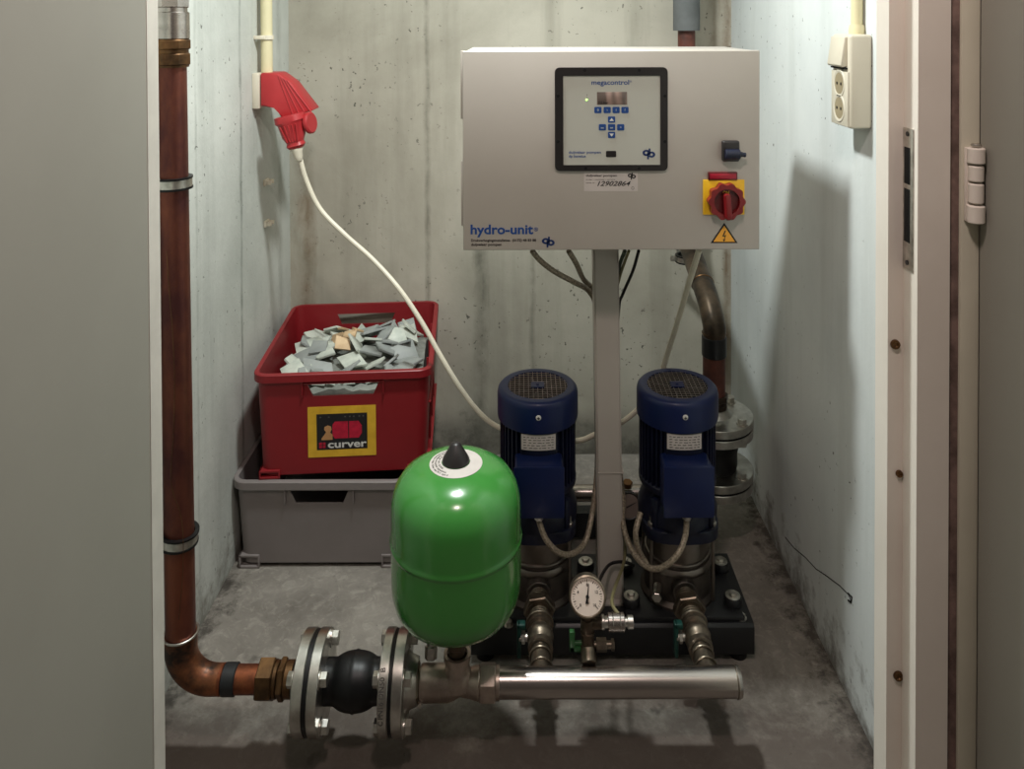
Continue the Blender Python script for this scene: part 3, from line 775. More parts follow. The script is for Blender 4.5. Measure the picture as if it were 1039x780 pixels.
    MB().cyl((0, -.108, .336), (0, -.108, .328), .0085, n=20).hexn((0, -.108, .329), (0, -.108, .318), .0095).build('cable_gland', 'zinc', tb)
    # front nozzle boss
    mb = MB(); mb.cyl((0, -.060, ZM), (0, -.0915, ZM), .027, n=32, bev=.002).build('inlet_boss', 'cast_dark', t)
    mb = MB(); mb.cyl((0, .060, .145), (0, .20, .145), .022, n=24, bev=.002); mb.hexn((0, .10, .145), (0, .125, .145), .030)
    mb.build('outlet_nipple', 'cast', t)
    # priming plug on left
    mb = MB(); mb.cyl((-.055, -.060, .137), (-.062, -.090, .137), .009, n=16); mb.hexn((-.062, -.090, .137), (-.0635, -.098, .137), .0105)
    mb.build('priming_plug', 'zinc', t)
    return t
pump = make_pump('left blue electric pump, between the green vessel and the grey post')
pump2 = dup(pump)
pump.location = (PX1, PY, BZ); pump2.location = (PX2, PY, BZ)
pump2['label'] = 'right blue electric pump, between the grey post and the right wall'
pump['group'] = pump2['group'] = 'blue pumps on the base frame'
dd = .118   # suction valves between pump boss and manifold
def make_valve(label, x, handle_mat, handle_dx):
    t = thing('ball_valve', label, 'valve', (x, 1.62, ZM-.04), 0, 'steel ball valves at the pump inlets')
    c = lambda y: Vector((x, y, ZM))
    mb = MB(); mb.cyl(c(1.7085), c(1.676), .0185, n=28, bev=.001)
    for k in range(4): mb.torus(c(1.704-.006*k), (0, 1, 0), .0185, .0014, 28, 6)
    mb.build('threaded_nipple', 'cast', t)
    mb = MB(); mb.hexn(c(1.678), c(1.656), .0345, phase=.15); mb.cyl(c(1.656), c(1.652), .026, n=30); mb.build('union_nut', 'cast', t)
    mb = MB(); mb.cyl(c(1.652), c(1.628), .0195, n=28)
    for k in range(3): mb.torus(c(1.648-.006*k), (0, 1, 0), .0195, .0014, 28, 6)
    mb.torus(c(1.625), (0, 1, 0), .0265, .0028, 32, 8)
    mb.build('tail_piece', 'cast', t)
    mb = MB(); mb.lathe([(.019, 0), (.0255, .001), (.0255, .011), (.0195, .014), (.0215, .019), (.0262, .026), (.0275, .034), (.0262, .042), (.0210, .048), (.0190, .052), (.0190, .055), (.0250, .056), (.0250, .067), (.020, .069)], c(1.624), (0, -1, 0), 36)
    mb.build('valve_body', 'cast', t, ang=50)
    mb = MB(); mb.cyl(c(1.555), Vector((x, DM+.018, ZM)), .0190, n=28)
    mb.torus(c(1.541), (0, 1, 0), .0205, .0026, 30, 8); mb.torus(c(1.514), (0, 1, 0), .0205, .0022, 30, 8)
    mb.build('weld_socket', 'cast', t)
    s_ = -1
    mb = MB(); mb.cyl((x, 1.59, ZM), (x-.043, 1.59, ZM), .0075, n=16); mb.hexn((x-.031, 1.59, ZM), (x-.038, 1.59, ZM), .012); sp_ = mb.build('valve_stem', 'zinc', t)
    mb = MB(); mb.box((x-.0475, 1.583, ZM-.040), (x-.039, 1.599, ZM+.030), .003); mb.box((x-.0475, 1.583, ZM+.018), (x-.030, 1.599, ZM+.030), .003); mb.build('lever_handle', handle_mat, t)
    return t
make_valve('steel ball valve with dark lever below the left blue pump', PX1, 'teal_h', 0)
make_valve('steel ball valve with teal lever below the right blue pump', PX2, 'teal_h', 0)

# ------------------------------------------------------------------ pressure gauge assembly
gd = 1.515
GX = P(595.5, 603, gd).x; gz = P(595.5, 603, gd).z
pg = thing('pressure_gauge', 'round white dial pressure gauge on a brass stem above the front pipe', 'gauge', (GX, gd, ZM+.03))
tl = Vector((0, -.93, .36)).normalized()
gc = Vector((GX, gd, gz))
xg = Vector((1, 0, 0)); yg = tl.cross(xg).normalized()
MB().lathe([(0, -.020), (.031, -.020), (.0335, -.016), (.0335, .008), (.0355, .009), (.0358, .014), (.033, .0155), (.0318, .012), (0, .0115)], gc, tl, 48).build('gauge_case', 'cast', pg)
dial = MB().lathe([(.0318, 0), (.0318, .0006), (0, .0006)], gc+tl*.0118, tl, 40).build('dial', 'dial', pg)
mb = MB()
def dp(a, r): return gc + tl*.0126 + xg*(r*math.sin(a)) + yg*(r*math.cos(a))
for i in range(31):
    a = math.radians(-135+270*i/30); r0 = .0255 if i % 3 else .0235
    w = .0004 if i % 3 else .0007; tdir = (xg*math.cos(a)-yg*math.sin(a))*w
    p0, p1 = dp(a, r0), dp(a, .0285)
    mb.add([p0-tdir, p0+tdir, p1+tdir, p1-tdir], [(0, 1, 2, 3)])
for i, s_ in enumerate(('0', '4', '8', '12', '16')):
    a = math.radians(-135+270*i/4); v, f = text_mesh(s_, .0072, xg, yg, dp(a, .0195)-yg*.0025, bold=.0001, align='CENTER'); mb.add(v, f)
v, f = text_mesh('bar', .006, xg, yg, dp(PI, .012), align='CENTER'); mb.add(v, f)
mb.build('dial_print', 'print_black', dial)
mb = MB(); nd = lambda a, r, h=.0015: dp(a, r)+tl*h; a = math.radians(8)
tdir = xg*.0018
mb.prism([(-.0026, -.011), (.0026, -.011), (.0012, .0), (.0006, .022), (-.0006, .022), (-.0012, 0)], gc+tl*.0135, xg*math.cos(a)-yg*math.sin(a), yg*math.cos(a)+xg*math.sin(a), .0006)
mb.cyl(gc+tl*.0132, gc+tl*.016, .0032, n=14); mb.build('needle', 'print_black', dial)
st0 = gc - Vector((0, -.002, .034))
GZ = lambda py: P(597, py, gd).z
mb = MB(); mb.cyl(st0+Vector((0, 0, .004)), (GX+.001, gd, GZ(627)), .0095, n=20); mb.hexn((GX+.001, gd, GZ(623)), (GX+.001, gd, GZ(629)), .0115); mb.build('gauge_neck', 'patina', pg)
mb = MB(); mb.lathe([(0, GZ(627)), (.012, GZ(627)), (.0135, GZ(630)), (.0135, GZ(638)), (.011, GZ(640)), (0, GZ(640))][::-1], (GX+.001, gd, 0), (0, 0, 1), 24)
mb.cyl((GX, gd, GZ(632)), (GX+.028, gd, GZ(632)), .011, n=20); mb.build('tee', 'patina', pg)
mb = MB(); mb.cyl((GX+.001, gd, GZ(640)), (GX+.002, gd, GZ(656)), .0125, n=22, bev=.001); mb.torus((GX+.001, gd, GZ(641)), (0, 0, 1), .0125, .0016); mb.torus((GX+.001, gd, GZ(654)), (0, 0, 1), .0128, .0016); mb.build('shutoff_body', 'patina', pg)
mb = MB(); mb.cyl((GX+.002, gd, GZ(656)), (GX+.002, DM+.012, ZM+.026), .0145, n=24, bev=.001); mb.build('weld_boss', 'cast', pg)
mb = MB(); mb.cyl((GX, gd, GZ(652)), (GX-.028, gd, GZ(652)), .004, n=12); 
mb.box((GX-.034, gd-.006, GZ(659)), (GX-.010, gd+.004, GZ(654)), .001); mb.box((GX-.034, gd-.006, GZ(659)), (GX-.024, gd+.004, GZ(639)), .001); mb.build('lever_handle', 'green_h', pg)
mb = MB(); y_ = GZ(654); mb.cyl((GX+.012, gd, y_), (GX+.024, gd, y_), .006, n=16); mb.hexn((GX+.018, gd, y_), (GX+.038, gd, y_), .012); mb.cyl((GX+.038, gd, y_), (GX+.047, gd, y_), .007, n=16); mb.hexn((GX+.047, gd, y_), (GX+.053, gd, y_), .0105); mb.build('bleed_fitting', 'cast', pg)
pt = thing('pressure_transmitter', 'small chrome pressure sensor screwed sideways beside the white dial gauge', 'sensor', (GX+.05, gd, GZ(632)))
y_ = GZ(631); X0 = GX+.028
MB().cyl((X0, gd, y_), (X0+.006, gd, y_), .013, n=24, bev=.001).cyl((X0+.006, gd, y_), (X0+.012, gd, y_), .010, n=20).build('threaded_collar', 'zinc', pt)
MB().cyl((X0+.012, gd, y_), (X0+.045, gd, y_), .0155, n=28, bev=.0015).torus((X0+.022, gd, y_), (1, 0, 0), .0155, .001).torus((X0+.036, gd, y_), (1, 0, 0), .0155, .001).build('sensor_body', 'chrome', pt)
MB().cyl((X0+.045, gd, y_), (X0+.050, gd, y_), .008, n=16).cyl((X0+.050, gd, y_), (X0+.062, gd, y_), .0115, n=16, bev=.001).build('plug_end', 'zinc', pt)
# second gauge behind the post
bg = thing('pressure_gauge', 'dark-rimmed pressure gauge half hidden between the grey post and right pump', 'gauge', P(638, 515, 2.03))
c = P(638, 513, 2.01); 
MB().lathe([(0, -.02), (.030, -.02), (.033, -.016), (.033, .006), (.030, .008), (.027, .006), (0, .0055)], c, (0, -.9, .43), 36).build('gauge_case', 'black_pl', bg)
MB().lathe([(.027, 0), (.027, .0006), (0, .0006)], c+Vector((0, -.9, .43))*.0062, (0, -.9, .43), 32).build('dial', 'dial_shaded_dirty', bg)
nb = Vector((0, -.9, .43)); xb = Vector((1, 0, 0)); yb = nb.cross(xb)
MB().prism([(-.002, -.008), (.002, -.008), (.0006, .021), (-.0006, .021)], c+nb*.0078, (xb*.4-yb*.9), (yb*.4+xb*.9), .0006).build('needle', 'print_black', bg)
MB().cyl(c+Vector((0, .01, -.026)), (c.x, 2.045, .170), .010, n=16).hexn((c.x, 2.035, .185), (c.x, 2.033, .198), .013).build('gauge_neck', 'brass', bg)

# ------------------------------------------------------------------ rear manifold, riser
RD = 2.08; FR2 = .101
rm = thing('discharge_manifold', 'stainless steel pipe running behind the pumps to the right riser', 'pipe', (.25, RD, 0))
rz = P(610, 500, RD).z
RX = P(724.5, 400, RD).x
MB().cyl((PX1-.08, RD, rz), (RX-.045, RD, rz), .0205, n=36, bev=.004).build('tube', 'chrome', rm)
el = [Vector((RX-.05, RD, rz))]+[Vector((RX-.045+.045*math.sin(a), RD, rz+.045-.045*math.cos(a))) for a in [PI/2*i/8 for i in range(9)]]
el = [p for p in el]; el.append(Vector((RX, RD, rz+.0455)))
MB().tube(el, .028, 24).build('elbow', 'cast', rm)
for x in (PX1, PX2-.02):
    MB().box((x-.012, RD-.010, .0), (x+.012, RD+.01, rz-.019), .002).build('support_leg', 'black_iron', rm)
MB().box((PX1-.1, RD+.012, .012), (PX2+.06, RD+.05, .078), .003).box((PX1-.1, RD+.012, 0), (PX1-.07, RD+.05, .014), .001).box((PX2+.03, RD+.012, 0), (PX2+.06, RD+.05, .014), .001).build('support_bar', 'black_iron', rm)
rv = thing('riser_valve', 'black rubber joint bolted between stacked steel flanges behind the right pump', 'pipe joint', (RX, RD, rz+.046))
zl = P(727, 480, RD).z; zu = P(727, 427, RD).z
for i, zc in enumerate((zl, zu)):
    f_ = MB(); flange_disc(f_, (RX, RD, zc+.003), (0, 0, 1), FR2, .020, .028, hub=(.040, .016) if i == 1 else None); f_.build('flange', 'flange', rv)
    MB().cyl((RX, RD, zc-.003), (RX, RD, zc+.003), FR2-.003, n=48).build('gasket', 'rubber', rv)
    f_ = MB(); flange_disc(f_, (RX, RD, zc-.003), (0, 0, -1), FR2, .020, .028, hub=(.036, .012) if i == 0 else None); f_.build('flange', 'flange', rv)
    for k in range(4):
        a = PI/4+PI/2*k
        p = Vector((RX+.0825*math.cos(a), RD+.0825*math.sin(a), 0))
        bolt(rv, p+Vector((0, 0, zc-.023)), p+Vector((0, 0, zc+.023)), .0125)
zz0, zz1 = zl+.023, zu-.023
MB().lathe([(0, zz0), (.058, zz0), (.060, zz0+.01), (.060, (zz0+zz1)/2), (.062, (zz0+zz1)/2+.004), (.060, zz1-.01), (.056, zz1), (0, zz1)], (RX, RD, 0), (0, 0, 1), 40).build('rubber_body', 'rubber', rv)
rp = thing('riser_pipe', 'brown painted riser pipe rising and bending back behind the grey cabinet', 'pipe', (RX, RD, zu+.04))
zr = lambda py, d=RD: P(725, py, d).z
mb = MB(); zn = zu+.040
mb.cyl((RX, RD, zn), (RX, RD, zn+.012), .036, n=8, bev=.001); mb.cyl((RX, RD, zn+.012), (RX, RD, zn+.02), .031, n=28); mb.cyl((RX, RD, zn+.02), (RX, RD, zn+.034), .037, n=8, bev=.001)
mb.cyl((RX, RD, zu+.022), (RX, RD, zn), .033, n=28)
mb.build('union_nut', 'patina', rp)
MB().cyl((RX, RD, zn+.034), (RX, RD, zr(358)), .0295, n=32).build('pipe', 'copper_rust', rp)
MB().cyl((RX, RD, zr(361)), (RX, RD, zr(340)), .0325, n=32, bev=.003).build('black_collar', 'black_iron', rp)
U = P(696.5, 262, 2.43)
s0 = Vector((RX, RD, zr(342)))
sp_ = catmull([s0, s0+Vector((0, 0, .03)), Vector((RX-.002, RD+.05, zr(342)+.075)), Vector((RX-.004, RD+.13, zr(342)+.108)), Vector((U.x, U.y-.09, zr(342)+.137)), Vector((U.x, U.y-.02, zr(342)+.165)), Vector((U.x, U.y, zr(342)+.21))], 8)
MB().tube(sp_, .030, 28).build('swan_neck', 'patina', rp)
MB().torus(Vector((RX-.004, RD+.115, zr(342)+.103)), (0, .9, .3), .030, .002, 32, 8).torus(Vector((RX, RD, zr(342)+.012)), (0, 0, 1), .0305, .002, 32, 8).build('solder_ring', 'brass', rp)
MB().cyl((U.x, U.y, zr(342)+.20), (U.x, U.y, ZC), .0265, n=28).build('upper_pipe', 'copper_rust', rp)
zi = P(697, 31, U.y).z
MB().lathe([(.028, zi), (.041, zi), (.041, ZC-.001), (.028, ZC-.001), (.028, zi)], (U.x, U.y, 0), (0, 0, 1), 32).build('insulation_sleeve', 'insul', rp)
clamp(Vector((U.x, U.y, P(697, 262, U.y).z)), (0, 0, 1), .0268, (1, 0, 0), 'zinc pipe clamp on the back wall just below the grey cabinet', (U.x, YB, P(697, 262, U.y).z), sides=(1, -1))

# ------------------------------------------------------------------ post and cabinet
FD = 1.59
c0, c1_ = P(470, 254, FD), P(771, 51, FD)
CB = 1.845
po = thing('cabinet_post', 'grey square steel post holding up the control cabinet', 'post', (P(619, 600, 1.79).x, 1.79, BZ))
pa, pb = P(619.5, 606, 1.79), P(613.5, 256, 1.79)
xm_ = (pa.x+pb.x)/2
zt_ = c0.z-.0005; hwid = .0285
v = []
for z_, xx in ((BZ+.004, pa.x-.001), (zt_, pb.x)):
    for dx, dy in ((-hwid, -.025), (hwid, -.025), (hwid, .025), (-hwid, .025)): v.append((xx+dx, 1.79+dy, z_))
bm = bmesh.new(); vs = [bm.verts.new(p) for p in v]
for f in ((3, 2, 1, 0), (4, 5, 6, 7), (0, 1, 5, 4), (1, 2, 6, 5), (2, 3, 7, 6), (3, 0, 4, 7)): bm.faces.new([vs[i] for i in f])
bmesh.ops.bevel(bm, geom=[e for e in bm.edges if abs((e.verts[0].co-e.verts[1].co).z) > .3], offset=.004, segments=3, affect='EDGES')
MB().bm(bm).build('column', 'post', po)
MB().box((pa.x-.0295, 1.750, BZ), (pa.x+.0295, 1.830, BZ+.006), .001).build('foot_plate', 'post', po)
zj = P(615, 480, 1.765).z
MB().box((pa.x-hwid-.0008-.001, 1.763, zj), (pa.x+hwid-.001, 1.817, zj+.0015)).build('seam', 'post', po)

cb = thing('control_cabinet', 'large pale grey electrical control cabinet with a display on its door', 'cabinet', ((c0.x+c1_.x)/2, (FD+CB)/2, c0.z))
x0, x1, z0, z1 = c0.x, c1_.x, c0.z, c1_.z
MB().box((x0+.004, FD+.019, z0+.002), (x1-.006, CB, z1-.001), .002).build('body', 'cab', cb)
dr = MB().box((x0, FD, z0), (x1, FD+.0165, z1), .0022, 3).build('door', 'cab', cb)
MB().box((x0+.006, FD+.0165, z0+.004), (x1-.008, FD+.019, z1-.004)).build('door_seal', 'black_pl', cb)
for a, b_y in ((52, 122), (165, 232)):
    MB().box((x0-.0055, FD+.020, P(468, b_y, FD).z), (x0+.004, FD+.028, P(468, a, FD).z), .001).build('hinge_strip', 'cab', cb)
FY = FD-.0001
def FP(px, py, off=0): p = P(px, py, FD); p.y = FY-off; return p
# round-cornered black bezel
b0, b1 = FP(563, 173), FP(677, 68); cx_, cz_ = (b0.x+b1.x)/2, (b0.z+b1.z)/2; W_, H_ = b1.x-b0.x, b1.z-b0.z
k0, k1 = FP(571.5, 167), FP(669.5, 76.5)
outer = rrect(W_, H_, .010, 5); inner = rrect(k1.x-k0.x, k1.z-k0.z, .001, 5, (k0.x+k1.x)/2-cx_, (k0.z+k1.z)/2-cz_)
bz = MB().ringprism(outer, inner, (cx_, FY, cz_), XD, ZD, .0065).build('display_bezel', 'black_pl', dr)
pn = MB().box((k0.x-.0005, FY-.0042, k0.z-.0005), (k1.x+.0005, FY, k1.z+.0005), 0).build('display_panel', 'cab_white', dr)
mb = MB()
for px, py in ((593, 71), (648, 71), (594, 170), (648, 170), (566, 97), (566, 143), (674, 97), (674, 143)):
    q = FP(px, py, .0065); mb.lathe([(.0032, 0), (.0032, .0012), (.0014, .0012), (.0012, .0004), (0, .0004)], q, (0, -1, 0), 12)
mb.build('bezel_screws', 'dark_hole', bz)
# lettering helper on cabinet
def ftext(parent, name, txt, px0, pyb, px1, hpx, mat, off=.0042, bold=0., align='LEFT', shear=0, ext=.0002):
    a = FP(px0, pyb, off); w = FP(px1, pyb).x - a.x
    v, f = text_mesh(txt, hpx*FD/F*1.38, XD, ZD, a, bold=bold, width=w, extrude=ext, shear=shear)
    return MB().add(v, f).build(name, mat, parent)
ftext(pn, 'maker_lettering', 'megacontrol', 600, 85.8, 638, 5.2, 'print_blue', .0043, .00022)
ftext(pn, 'maker_lettering', '®', 638.6, 83.5, 640.8, 2.2, 'print_blue', .0043)
s0_, s1_ = FP(605.5, 106), FP(636, 93)
scn = MB().box((s0_.x, FY-.0048, s0_.z), (s1_.x, FY-.004, s1_.z), .0002).build('lcd_screen', 'lcd', pn)
ftext(scn, 'screen_text', '7.2 bar', 606.5, 105, 617, 2.4, 'print_black', .0049, .0002)
q = FP(595, 101, .0042); MB().lathe([(0, .0014), (.0016, .001), (.0023, 0)], q, (0, -1, 0), 14).build('status_led', 'led', pn)
mb = MB(); 
for yy in (96, 98.6): q = FP(595.5, yy, .0043); mb.box(q-Vector((.0009, 0, .0009)), q+Vector((.0009, .0002, .0009)))
mb.build('led_marks', 'print_grey', pn)
btn = [(606.5, 111.3, '0'), (615.8, 111.3, 'i'), (624.8, 111.3, 'I'), (633.8, 111.3, '?'), (620.3, 121, 'up'), (611, 128.8, 'esc'), (620.3, 128.8, 'set'), (629.5, 128.8, '+'), (620.3, 136.5, 'dn')]
for px, py, s_ in btn:
    q = FP(px, py, .0043); w, h = .0072, .0063
    bo = MB().prism(rrect(w*2, h*2, .0018, 3), q, XD, ZD, .0008).build('button', 'print_blue', pn)
    mk = MB(); q2 = q+Vector((0, -.0009, 0))
    if s_ in ('up', 'dn'):
        k = 1 if s_ == 'up' else -1
        mk.prism([(-.0045, -.0028*k), (.0045, -.0028*k), (0, .0035*k)][::k], q2, XD, ZD, .0002)
    else:
        v, f = text_mesh(s_, .0072 if len(s_) == 1 else .005, XD, ZD, q2-Vector((0, 0, .0024)), bold=.0001, align='CENTER'); mk.add(v, f)
    mk.build('symbol', 'print_white' if s_ in ('up', 'dn') else 'cab_white', bo)
q = FP(619.8, 155.8, .0043); MB().prism(rrect(.0205, .0125, .002, 3), q, XD, ZD, .0008).build('infrared_window', 'black_pl', pn)
ftext(pn, 'small_lettering', 'duijvelaar pompen', 577, 155.3, 609.5, 2.6, 'print_blue', .0043, .00012)
ftext(pn, 'small_lettering', 'dp benelux', 577, 159.3, 594.5, 2.6, 'print_blue', .0043, .00012)
def dplogo(parent, px, py, wpx, off, mat='logo_navy'):
    s = wpx*FD/F/2; q = FP(px, py, off); mb = MB()
    def ring(cx, cy, a0, a1, ro, ri, sx=1.25):
        n = 14; pts = []
        for i in range(n+1):
            a = math.radians(a0+(a1-a0)*i/n); pts.append((cx+ro*sx*math.cos(a), cy+ro*math.sin(a)))
        for i in range(n, -1, -1):
            a = math.radians(a0+(a1-a0)*i/n); pts.append((cx+ri*sx*math.cos(a), cy+ri*math.sin(a)))
        for i in range(n):
            p = [pts[i], pts[i+1], pts[2*n+1-i-1], pts[2*n+1-i]]
            mb.prism(p, q, XD, ZD, .0002)
    ring(-.42*s, .14*s, 30, 330, .50*s, .20*s)
    ring(.42*s, -.14*s, -150, 150, .50*s, .20*s)
    mb.prism([(-.04*s, -.25*s), (.26*s, -.25*s), (.26*s, .85*s), (-.04*s, .85*s)], q, XD, ZD, .0002)
    mb.prism([(-.28*s, -.9*s), (.02*s, -.9*s), (.02*s, .25*s), (-.28*s, .25*s)], q, XD, ZD, .0002)
    return mb.build('maker_emblem', mat, parent)
dplogo(pn, 658, 155.5, 12.5, .0043)
# sticker below bezel
a_, b__ = FP(592.5, 194), FP(647, 174.5)
stk = MB().box((a_.x, FY-.0004, a_.z), (b__.x, FY, b__.z)).build('service_sticker', 'paper', dr)
ftext(stk, 'sticker_print', 'duijvelaar pompen', 594.5, 179, 626, 2.2, 'print_grey', .0005, .0002)
ftext(stk, 'sticker_print', 'order - nummer - service', 594.5, 182.8, 624, 1.6, 'print_grey', .0005)
ftext(stk, 'sticker_print', 'serie nr.', 594.5, 186, 604, 1.6, 'print_grey', .0005)
ftext(stk, 'handwriting', '12902864', 606, 188.5, 640, 5.0, 'print_black', .0005, .0002, shear=.35)
dplogo(stk, 641, 178.5, 8, .0005, 'print_black')
q = FP(642, 190.8, .0005); MB().ringprism(circ(.003, 16), circ(.0022, 16), q, XD, ZD, .0002).build('stamp_ring', 'print_grey', stk)
# hydro-unit plate
ftext(dr, 'name_lettering', 'hydro-unit', 477.5, 237.3, 541, 9.8, 'print_blue', .0003, .0007)
ftext(dr, 'name_lettering', '®', 541.8, 234.5, 546, 4, 'print_blue', .0003)
ftext(dr, 'address_lettering', 'Drukverhogingsinstallaties  (0172) 48 83 88', 478, 245, 544, 2.6, 'print_black', .0003, .00012)
ftext(dr, 'address_lettering', 'duijvelaar pompen', 478, 249.2, 509, 2.6, 'print_black', .0003, .00012)
dplogo(dr, 556.3, 245.3, 12.5, .0003)
# key switch
a_, b__ = FP(731.5, 163), FP(750, 142)
ks = MB().box((a_.x, FY-.014, a_.z), (b__.x-.002, FY, b__.z), .004, 3).build('toggle_latch', 'black_pl', dr)
zc = FP(740, 155).z
MB().cyl((a_.x+.004, FY-.018, zc), (b__.x-.003, FY-.018, zc), .0105, n=24, bev=.002).cyl((b__.x-.004, FY-.018, zc), (b__.x+.004, FY-.018, zc-.001), .0062, .0045, n=16).cyl((b__.x+.004, FY-.018, zc-.001), (b__.x+.0085, FY-.018, zc-.0015), .0048, n=14, bev=.001).build('latch_knob', 'blue_dark', ks)
# main switch
a_, b__ = FP(713, 217.5), FP(755, 182)
ms = MB().box((a_.x, FY-.004, a_.z), (b__.x, FY, b__.z), .0012).build('switch_plate', 'yellow', dr)
a_, b__ = FP(718, 182.2), FP(747.5, 174)
MB().box((a_.x, FY-.007, a_.z), (b__.x, FY, b__.z), .0015).build('indicator_housing', 'red_dk', dr)
MB().box((a_.x+.003, FY-.0085, a_.z+.003), (b__.x-.003, FY-.007, b__.z-.003), .0007).build('indicator_lens', 'red_lens', dr)
kc = FP(735, 202.5, .004)
pts = []
for i in range(80):
    a = 2*PI*i/80; r_ = .0355 + .0022*math.cos(10*a); pts.append((r_*math.cos(a), r_*math.sin(a)))
kb = MB().ringprism(pts, [(.0255*math.cos(2*PI*i/80), .0255*math.sin(2*PI*i/80)) for i in range(80)], kc, XD, ZD, .018).build('rotary_ring', 'red_sw', ms)
MB().prism(circ(.0262, 40), kc, XD, ZD, .008).build('knob_face', 'red_dk', ms)
MB().prism(rrect(.0135, .052, .005, 4, 0, -.009), kc+Vector((0, -.008, 0)), Vector((math.cos(.06), 0, math.sin(.06))), Vector((-math.sin(.06), 0, math.cos(.06))), .019, bev=.0025).build('switch_handle', 'red_sw', ms)
v, f = text_mesh('ON', .008, XD, ZD, kc+Vector((0, -.0083, .0145)), bold=.0003, align='CENTER'); MB().add(v, f).build('switch_lettering', 'yellow', ms)
# warning triangle
wa, wb, wc = FP(721, 246.5), FP(748.5, 246.5), FP(734.8, 226)
tri = [(wa.x, wa.z), (wb.x, wb.z), (wc.x, wc.z)]; cxx = sum(p[0] for p in tri)/3; czz = sum(p[1] for p in tri)/3
q = Vector((cxx, FY, czz)); t1 = [(p[0]-cxx, p[1]-czz) for p in tri]
ws = MB().prism(t1, q, XD, ZD, .0004).build('warning_sign', 'print_black', dr)
MB().prism([(x*.80, y*.80) for x, y in t1], q+Vector((0, -.0004, 0)), XD, ZD, .0002).build('sign_face', 'warn', ws)
bolt_p = [(.0035, .0115), (-.0045, .0005), (.0, .0010), (-.0022, -.0060), (-.0038, -.0058), (-.0008, -.0105), (.0018, -.0050), (.0002, -.0054), (.0035, .0030), (-.0010, .0026)]
mb = MB(); mb.prism([(.0036, .0120), (.0012, .0120), (-.0040, .0002), (-.0016, -.0004)], q+Vector((0, -.0006, 0)), XD, ZD, .0002)
mb.prism([(-.0040, .0002), (.0036, .0030), (.0036, .0012), (-.0016, -.0008)], q+Vector((0, -.0006, 0)), XD, ZD, .0002)
mb.prism([(.0036, .0030), (.0016, .0022), (-.0008, -.0070), (.0006, -.0070)], q+Vector((0, -.0006, 0)), XD, ZD, .0002)
mb.prism([(-.0030, -.0060), (.0026, -.0060), (-.0004, -.0108)], q+Vector((0, -.0006, 0)), XD, ZD, .0002)
mb.build('lightning_mark', 'print_black', ws)
# cable gland row under the cabinet
for px, y_ in ((540, 1.70), (577, 1.72), (640, 1.72), (648, 1.70), (708, 1.72)):
    q = P(px, 254, y_); MB().cyl((q.x, y_, z0+.002), (q.x, y_, z0-.003), .010, n=16).build('cable_gland', 'black_pl', cb)

# ------------------------------------------------------------------ cables
def cable(name, pts, r, mat, label, cat='cable', group=None, n=10):
    return tag(MB().tube(catmull(pts, 8), r, n).build(name, mat), label, cat, group)
pc = [P(303, 150, 2.15), P(304, 158, 2.15), P(311, 183, 2.15), P(325, 212, 2.14), P(350, 238, 2.12), P(378, 263, 2.10), P(405, 293, 2.06), P(428, 327, 2.03), P(447, 361, 2.01), P(466, 392, 2.0), P(486, 418, 2.0), P(507, 434, 2.0), P(545, 446, 2.0), P(585, 447, 1.99), P(603, 441, 1.98), P(628, 430, 1.97), P(650, 412, 1.96), P(668, 385, 1.95), P(680, 350, 1.92), P(690, 318, 1.86), P(700, 284, 1.78), P(708, 258, 1.73), P(709, 253.5, 1.72)]
cable('power_cable', pc, .0066, 'white_cable', 'white power cable looping from the red plug behind the pumps up to the cabinet')
q1 = P(540, 256, 1.70)
cable('braided_hose', [P(540, 254.5, 1.70), P(548, 264, 1.71), P(562, 275, 1.73), P(582, 286, 1.77), P(598, 296, 1.84), P(606, 320, 1.85), P(607, 400, 1.85), P(606, 470, 1.85), P(604, 498, 1.82), P(600, 525, 1.77), P(593, 551, 1.74), P(580, 562, 1.70), P(566, 560, 1.675), P(554, 547, 1.675), P(548, 532, 1.685), Vector((PX1, PY-.108, .319))], .0062, 'braid',
      'braided hose cable from the cabinet underside, left of the post, to the left pump')
cable('braided_hose', [P(577, 254.5, 1.72), P(585, 268, 1.74), P(592, 283, 1.83), P(604, 297, 1.865), P(617, 330, 1.87), P(622, 420, 1.87), P(629, 480, 1.85), P(632, 505, 1.82), P(632, 530, 1.77), P(640, 556, 1.72), P(655, 574, 1.68), P(671, 576, 1.66), P(687, 563, 1.66), P(695, 545, 1.68), Vector((PX2, PY-.108, .319))], .0062, 'braid',
      'braided hose cable swinging down right of the post to the right pump')
cable('signal_cable', [P(638, 254.5, 1.72), P(633, 268, 1.76), P(628, 284, 1.83), P(620, 320, 1.892), P(612, 400, 1.892), P(618, 470, 1.88), P(630, 520, 1.86), P(634, 545, 1.82), P(633, 570, 1.74), P(624, 596, 1.62), P(621, 612, 1.545), (GX+.065, gd, GZ(632)+.012)], .0034, 'olive',
      'thin olive cable from behind the post down to the chrome sensor')
cable('control_cable', [P(648, 254.5, 1.70), P(642, 275, 1.76), P(632, 298, 1.82), P(628, 312, 1.86), P(626, 360, 1.905), P(622, 440, 1.905), P(629, 475, 1.875), P(630, 488, 1.84), P(627, 500, 1.85), P(620, 520, 1.86)], .0036, 'rubber',
      'thin black cable from the cabinet passing behind the grey post')
cable('gauge_lead', [P(604, 618, 1.50), P(606, 600, 1.56), P(610, 585, 1.66), P(618, 573, 1.74), P(628, 570, 1.75), P(637, 571, 1.75), P(644, 574, 1.745)], .0034, 'rubber',
      'short black looped lead between the dial gauge and right pump')
cable('green_lead', [P(634, 254.5, 1.74), P(629, 268, 1.78), P(625, 285, 1.85), P(613, 305, 1.90), P(606, 325, 1.92)], .0045, 'green_cable',
      'dark green braided lead under the cabinet tucked behind the post')
